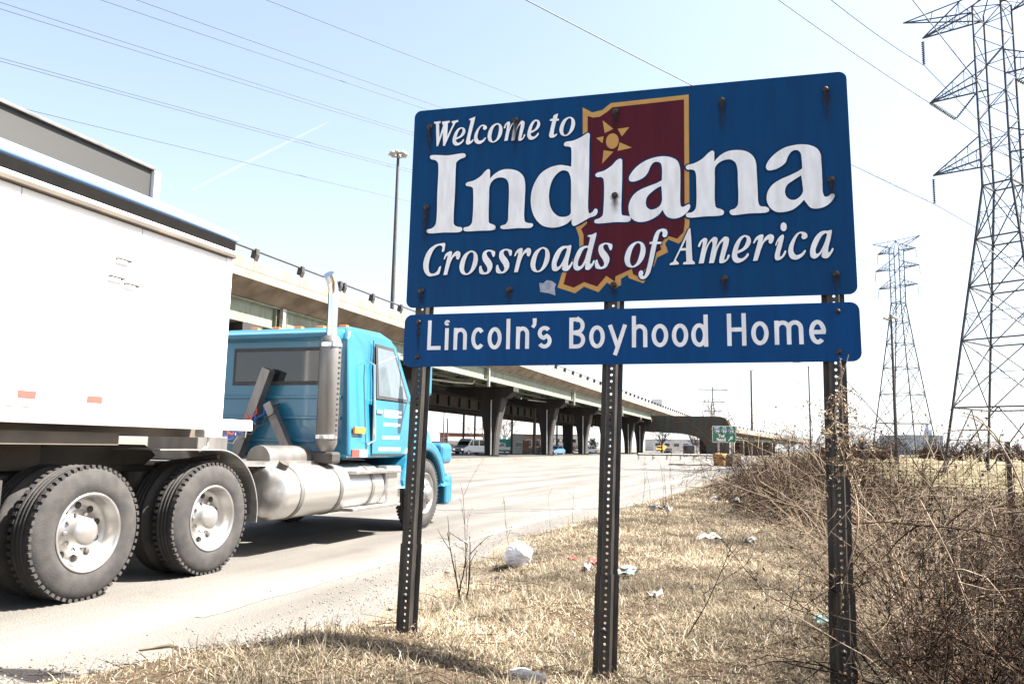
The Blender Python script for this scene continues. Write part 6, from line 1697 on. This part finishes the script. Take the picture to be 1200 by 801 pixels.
MB().tube([(0, 0, -.1), (0, 0, 3.3)], [.14, .03], 7).build('trunk', 'bark', et)
tw.build('branches', 'bark', et)
mat('evergreen', (0.03, 0.05, 0.025), (0.05, 0.07, 0.03), .8)
leaves(st, rg, 1500, .12, 'evergreen', 'crown', et, spread=.15)

# ------------------------------------------------------------------ litter
def crumple(name, label, cat, x, y, r_, m, seed, squash=(1, 1, .7), amp=.35, dz=0.0, parts=None, sub=4):
    t = thing(name, label, cat, (x, y, gh(x, y) + dz), rnd.uniform(0, 6))
    bm = bmesh.new(); bmesh.ops.create_icosphere(bm, subdivisions=sub, radius=1)
    for v_ in bm.verts:
        p = v_.co.normalized(); q = p * 1.6 + Vector((seed, seed * .7, 0))
        f1 = mnoise.noise(q); f2 = abs(mnoise.noise(q * 2.7)); f3 = abs(mnoise.noise(q * 5.5))
        k = 1 + amp * f1 - amp * .6 * f2 - amp * .3 * f3
        v_.co = Vector((p.x * k * squash[0], p.y * k * squash[1], (p.z * k + .75) * squash[2])) * r_
    me = bpy.data.meshes.new(name); bm.to_mesh(me); bm.free(); me.materials.append(MATS[m])
    for pl in me.polygons: pl.use_smooth = True
    o = bpy.data.objects.new(parts or 'crumpled_sheet', me); COL.objects.link(o); o.parent = t
    return t
bag = crumple('plastic_bag', 'crumpled white plastic bag at the road edge left of the mid post', 'plastic bag', .1, 7.7, .14, 'plastic_white', 3.1, (1.0, .85, .9), .2, sub=5)
MB().tube([(.0, -.03, .19), (.02, -.02, .215), (.045, 0, .22)], [.03, .018, .022], 8).build('tied_handles', 'plastic_white', bag, smooth=True)
crumple('paper_wrapper', 'white paper wrapper at the bottom edge left of the mid post', 'wrapper', .1, 4.04, .1, 'paper_white', 5.2, (1.1, .7, .35), .3)
def flat_litter(name, label, cat, x, y, w, h, m, seed, lift=.03):
    rg = np.random.default_rng(seed); t = thing(name, label, cat, (x, y, gh(x, y) + lift), rg.uniform(0, 3))
    n = 8; v, f = [], []
    for i in range(n + 1):
        for j in range(n + 1):
            a, b = i / n - .5, j / n - .5
            z = .25 * w * (mnoise.noise(Vector((a * 3 + seed, b * 3, 0))) + .5 * abs(mnoise.noise(Vector((a * 7, b * 7 + seed, 1)))))
            v.append((a * w * (1 + .15 * math.sin(b * 5 + seed)), b * h, z + .01))
    for i in range(n):
        for j in range(n):
            k = i * (n + 1) + j; f.append((k, k + 1, k + n + 2, k + n + 1))
    o = MB().add(v, f).build('sheet', m, t, smooth=False)
    sm = o.modifiers.new('thick', 'SOLIDIFY'); sm.thickness = .002
    return t
crumple('red_cup', 'crushed red cup, left of two near the mid post', 'cup', .6, 7.6, .05, 'litter_red', 1.3, (1.4, .8, .45), .6, .02, sub=4)
crumple('red_cup', 'crushed red cup touching the mid post silhouette on its left', 'cup', .76, 7.3, .05, 'litter_red', 2.3, (1.3, .9, .5), .6, .02, sub=4)
flat_litter('paper_scrap', 'white paper strip just below the red cups', 'paper', .68, 6.95, .16, .07, 'paper_white', 1)
flat_litter('paper_scrap', 'small white scrap right of the mid post, halfway down', 'paper', 1.03, 5.75, .13, .06, 'paper_white', 2)
flat_litter('paper_scrap', 'long white paper strip on the verge right of the mid post', 'paper', 2.3, 9.4, .34, .08, 'paper_white', 3)
flat_litter('cyan_wrapper', 'pale cyan wrapper in the grass beside the mid post', 'wrapper', .95, 6.6, .16, .1, 'litter_cyan', 4)
crumple('grey_rag', 'greyish crumpled rag right beside the mid post', 'rag', 1.02, 6.9, .06, 'paper_white', 7.7, (1.3, .8, .5), .5, .01, sub=3)
flat_litter('carton', 'dark flattened carton with a white face near the road edge', 'carton', 2.5, 13.6, .26, .2, 'litter_dark', 5, .05)
flat_litter('cardboard_sheet', 'white cardboard sheet leaning on the dark carton', 'carton', 2.62, 13.3, .3, .1, 'paper_white', 6, .05)
flat_litter('paper_scrap', 'white scrap by the verge bend left of the brown bush', 'paper', 4.2, 16.4, .3, .2, 'paper_white', 7, .05)
crumple('plastic_scrap', 'white plastic scrap with dark patch near the verge bend', 'plastic', 4.45, 15.9, .12, 'plastic_white', 9.1, (1.3, .8, .6), .5, .02, sub=3)
crumple('dark_clod', 'dark clod beside the long white paper strip', 'clod', 2.75, 9.2, .08, 'litter_dark', 4.4, (1.4, .8, .6), .5, 0, sub=3)
flat_litter('cyan_wrapper', 'faded cyan bag under the brambles right of the right post', 'wrapper', 1.95, 5.0, .14, .08, 'litter_cyan', 10)
flat_litter('dark_scrap', 'small dark scrap between the plastic bag and the left post', 'scrap', -.1, 6.9, .09, .06, 'litter_dark', 11)
stone_m = 'rubble'
for i, (x, y, s_) in enumerate(((-1.75, 4.75, .03), (-.9, 6.4, .025), (-.6, 8.2, .03))):
    crumple('pebble', ['pale pebble on the dirt at bottom left', 'pale pebble left of the left post', 'pale pebble by the road edge behind the left post'][i], 'stone', x, y, s_, stone_m, 11 + i, (1.2, 1, .6), .3, 0, 'stone', 2)
st_ = thing('root', 'pale bare root lying on the dirt at the bottom left', 'root', (-1.75, 4.42, gh(-1.75, 4.42)), R(-20))
MB().tube([(-.35, .1, -.01), (-.15, .12, .03), (0, .04, .035), (.2, .0, .03), (.42, -.08, .0)], [.008, .012, .012, .01, .005], 6).build('root', 'twig_pale', st_)

# ------------------------------------------------------------------ dry grass (uncountable)
def proj_np(p):
    d = p - np.array([0, 0, CAM_H]); z = d @ fw
    return 600 + FPX * (d @ rt) / np.maximum(z, .01), 400.5 - FPX * (d @ up) / np.maximum(z, .01), z
def grass(name, label, n, y0, y1, xlo, xhi, lmin, lmax, wid, seed, dmin=.05, green=.08, lean=1.2, margin=350, patch=0.0, upright=.35, tufts=0):
    rg = np.random.default_rng(seed)
    N = int(n * 3.5)
    u = rg.random(N); y = y0 * (y1 / y0) ** u               # denser close by
    x = rg.uniform(-1, 1, N)
    xl = np.maximum(np.interp(y, EY, EX) - .3, -y * .85); xr = y * .85
    x = xl + (xr - xl) * rg.random(N)
    if tufts:                                            # gather most blades into tufts
        nt_ = tufts
        cy_ = y0 * (y1 / y0) ** rg.random(nt_)
        cl = np.maximum(np.interp(cy_, EY, EX) - .1, -cy_ * .85)
        cx_ = cl + (cy_ * .85 - cl) * rg.random(nt_)
        pick = rg.integers(0, nt_, N); rad_ = .035 + .05 * rg.random(nt_)
        ox, oy = rg.normal(0, 1, N) * rad_[pick], rg.normal(0, 1, N) * rad_[pick]
        intuft = rg.random(N) < .72
        x = np.where(intuft, cx_[pick] + ox, x); y = np.where(intuft, cy_[pick] + oy, y)
        outa = np.arctan2(oy, ox); tsize = (.5 + .9 * rg.random(nt_))[pick]
    else:
        intuft = np.zeros(N, bool); outa = np.zeros(N); tsize = np.ones(N)
    d = (x - edge_x(y)) * .93
    pn = wob(x * 2.1 + 3, y * 2.1) * .6 + wob(x * 5.3, y * 5.3 + 2) * .4
    keep = (d > dmin + .22 * rg.random(N)) & (rg.random(N) < np.clip(.5 + 1.1 * pn + patch, .1, 1)) & (rg.random(N) < smooth01(0, .9, d) + .12) & ((x > -1.35 + .3 * rg.random(N)) | (rg.random(N) < .18))
    keep &= (x < 1.75 + .42 * (y - 3.6)) | (y > 13) | (rg.random(N) < .16)
    x, y, d, pn, intuft, outa, tsize = [q_[keep][:n] for q_ in (x, y, d, pn, intuft, outa, tsize)]
    z = ground_h(x, y)
    px, py, zz = proj_np(np.stack([x, y, z], 1))
    k = (zz > .3) & (px > -margin) & (px < 1200 + margin) & (py < 801 + 260)
    x, y, z, pn, d, intuft, outa, tsize = [q_[k] for q_ in (x, y, z, pn, d, intuft, outa, tsize)]
    m = len(x)
    a = np.where(intuft, outa + rg.normal(0, .8, m), rg.uniform(0, 2 * math.pi, m))
    ln = rg.uniform(lmin, lmax, m) * (.6 + .5 * np.clip(pn + .5, 0, 1)) * (.55 + .45 * smooth01(0, 1, d)) * np.where(intuft, tsize, .7)
    stand = rg.random(m) < upright * .35
    t1 = np.where(stand, rg.uniform(.05, .5, m), rg.uniform(.75, 1.52, m))
    t2 = np.where(stand, t1 + rg.uniform(0, .7, m), t1 + rg.uniform(-.2, 1.0, m))
    dirx, diry = np.cos(a), np.sin(a)
    a2 = a + rg.normal(0, .7, m)
    w = wid * rg.uniform(.5, 1.4, m) * np.maximum(1, y / 7)
    base = np.stack([x, y, z - .004 + rg.uniform(0, .018, m)], 1)
    midp = base + np.stack([dirx * np.sin(t1), diry * np.sin(t1), np.cos(t1)], 1) * (ln * .5)[:, None]
    tip = midp + np.stack([np.cos(a2) * np.sin(t2), np.sin(a2) * np.sin(t2), np.cos(t2)], 1) * (ln * .5)[:, None]
    tip[:, 2] = np.maximum(tip[:, 2], z + .004)
    sv = np.stack([-diry, dirx, np.zeros(m)], 1) * w[:, None] * .5
    v = np.stack([base - sv, base + sv, midp + sv * .8, midp - sv * .8, tip], 1).reshape(-1, 3)
    i = np.arange(m) * 5
    f3 = np.stack([np.stack([i, i + 1, i + 2], 1), np.stack([i, i + 2, i + 3], 1), np.stack([i + 3, i + 2, i + 4], 1)], 1).reshape(-1, 3)
    pal = np.array([[.26, .21, .138], [.34, .285, .205], [.13, .092, .056], [.04, .028, .018], [.46, .4, .31], [.085, .09, .036]])
    pr = np.array([.27, .22, .2, .16, .17 - green * .5, 0]); pr[5] = green; pr = np.clip(pr, 0, 1); pr /= pr.sum()
    decay = np.clip(.85 + .55 * wob(x * 1.1 + 7, y * 1.1 - 3) + .3 * wob(x * 4.1, y * 4.1 + 5), .3, 1.35)[:, None]     # older, rotted patches are darker
    c = pal[rg.choice(6, m, p=pr)] * rg.uniform(.75, 1.2, (m, 1)) * decay
    o = np_mesh(name, v, f3, GRASS, tint=np.repeat(c, 5, 0))
    return tag(o, label, 'grass', None, 'stuff')
GRASS = attr_mat('straw_blades')
grass('dry_grass', 'matted straw-coloured dry grass covering the verge', 210000, 3.2, 24, 0, 0, .04, .15, .0034, 1, green=.06, patch=.1, tufts=6500, upright=.16)
grass('thatch', 'short flattened dead thatch between the grass tufts', 110000, 3.0, 13, 0, 0, .025, .085, .0036, 8, .1, .03, 1.2, patch=.9, upright=.1)
grass('grass_tufts', 'taller tufts of dry grass with a little green at the sign posts', 14000, 3.2, 12, 0, 0, .07, .17, .003, 2, .2, .25, .8, patch=-.3, upright=1.2)
grass('field_grass', 'dry grass of the field beyond the fence', 30000, 14, 90, 0, 0, .06, .16, .005, 3, .8, .1, 1.1)
# wet-dark twigs and chaff lying in the grass
rg = np.random.default_rng(44); tw = Twigs()
for _ in range(900):
    y = 3.4 * (18 / 3.4) ** rg.random(); x = float(edge_x(y)) + .25 + rg.random() ** 1.2 * (y * .75 + 1.5)
    z = gh(x, y) + rg.uniform(.005, .05); a = rg.uniform(0, 6.28); L_ = rg.uniform(.05, .28)
    p = np.array([x, y, z]); q = p + np.array([math.cos(a) * L_, math.sin(a) * L_, rg.uniform(-.02, .03)])
    tw.add([p, (p + q) / 2 + rg.normal(0, .012, 3), q], [.0025, .002, .001])
ch = tw.build('fallen_twigs', 'twig_brown'); tag(ch, 'thin fallen twigs scattered through the verge grass', 'twigs', None, 'stuff')
# brown leaf litter under the brambles
rg = np.random.default_rng(46); n = 9000
y = rg.uniform(2.6, 11.5, n); x = 1.7 + .42 * (y - 3.6) + rg.random(n) * 4.2
c = np.stack([x, y, ground_h(x, y) + rg.uniform(.003, .05, n)], 1)
a = rg.normal(0, 1, (n, 3)); a[:, 2] *= .35; a /= np.linalg.norm(a, axis=1, keepdims=True)
b = np.cross(a, np.array([[0, 0, 1.0]]) + rg.normal(0, .35, (n, 3))); b /= np.linalg.norm(b, axis=1, keepdims=True)
s_ = rg.uniform(.008, .024, (n, 1))
v = np.stack([c - a * s_, c + b * s_ * .55 + [0, 0, .004], c + a * s_, c - b * s_ * .55 + [0, 0, .004]], 1).reshape(-1, 3)
ll = np_mesh('leaf_litter', v, np.arange(n * 4).reshape(n, 4), 'dry_leaf')
tag(ll, 'brown fallen leaves under the brambles at the right', 'leaves', None, 'stuff')
# gravel along the pavement edge
rg = np.random.default_rng(45); n = 2600
y = 3.6 * (26 / 3.6) ** rg.random(n); x = edge_x(y) + rg.normal(-.12, .28, n)
z = np.maximum(ground_h(x, y), 0.0) * (x > edge_x(y)) + .002
s_ = rg.uniform(.003, .011, n)
oc = np.array([[1, 0, 0], [-1, 0, 0], [0, 1, 0], [0, -1, 0], [0, 0, .8], [0, 0, -.8]])
v = (np.stack([x, y, z + s_ * .3], 1)[:, None, :] + oc[None] * s_[:, None, None] * rg.uniform(.6, 1.3, (n, 6, 1))).reshape(-1, 3)
ft = np.array([[0, 2, 4], [2, 1, 4], [1, 3, 4], [3, 0, 4], [2, 0, 5], [1, 2, 5], [3, 1, 5], [0, 3, 5]])
gv_ = np_mesh('gravel', v, (ft[None] + (np.arange(n) * 6)[:, None, None]).reshape(-1, 3), 'rubble')
tag(gv_, 'loose gravel along the broken pavement edge', 'gravel', None, 'stuff')
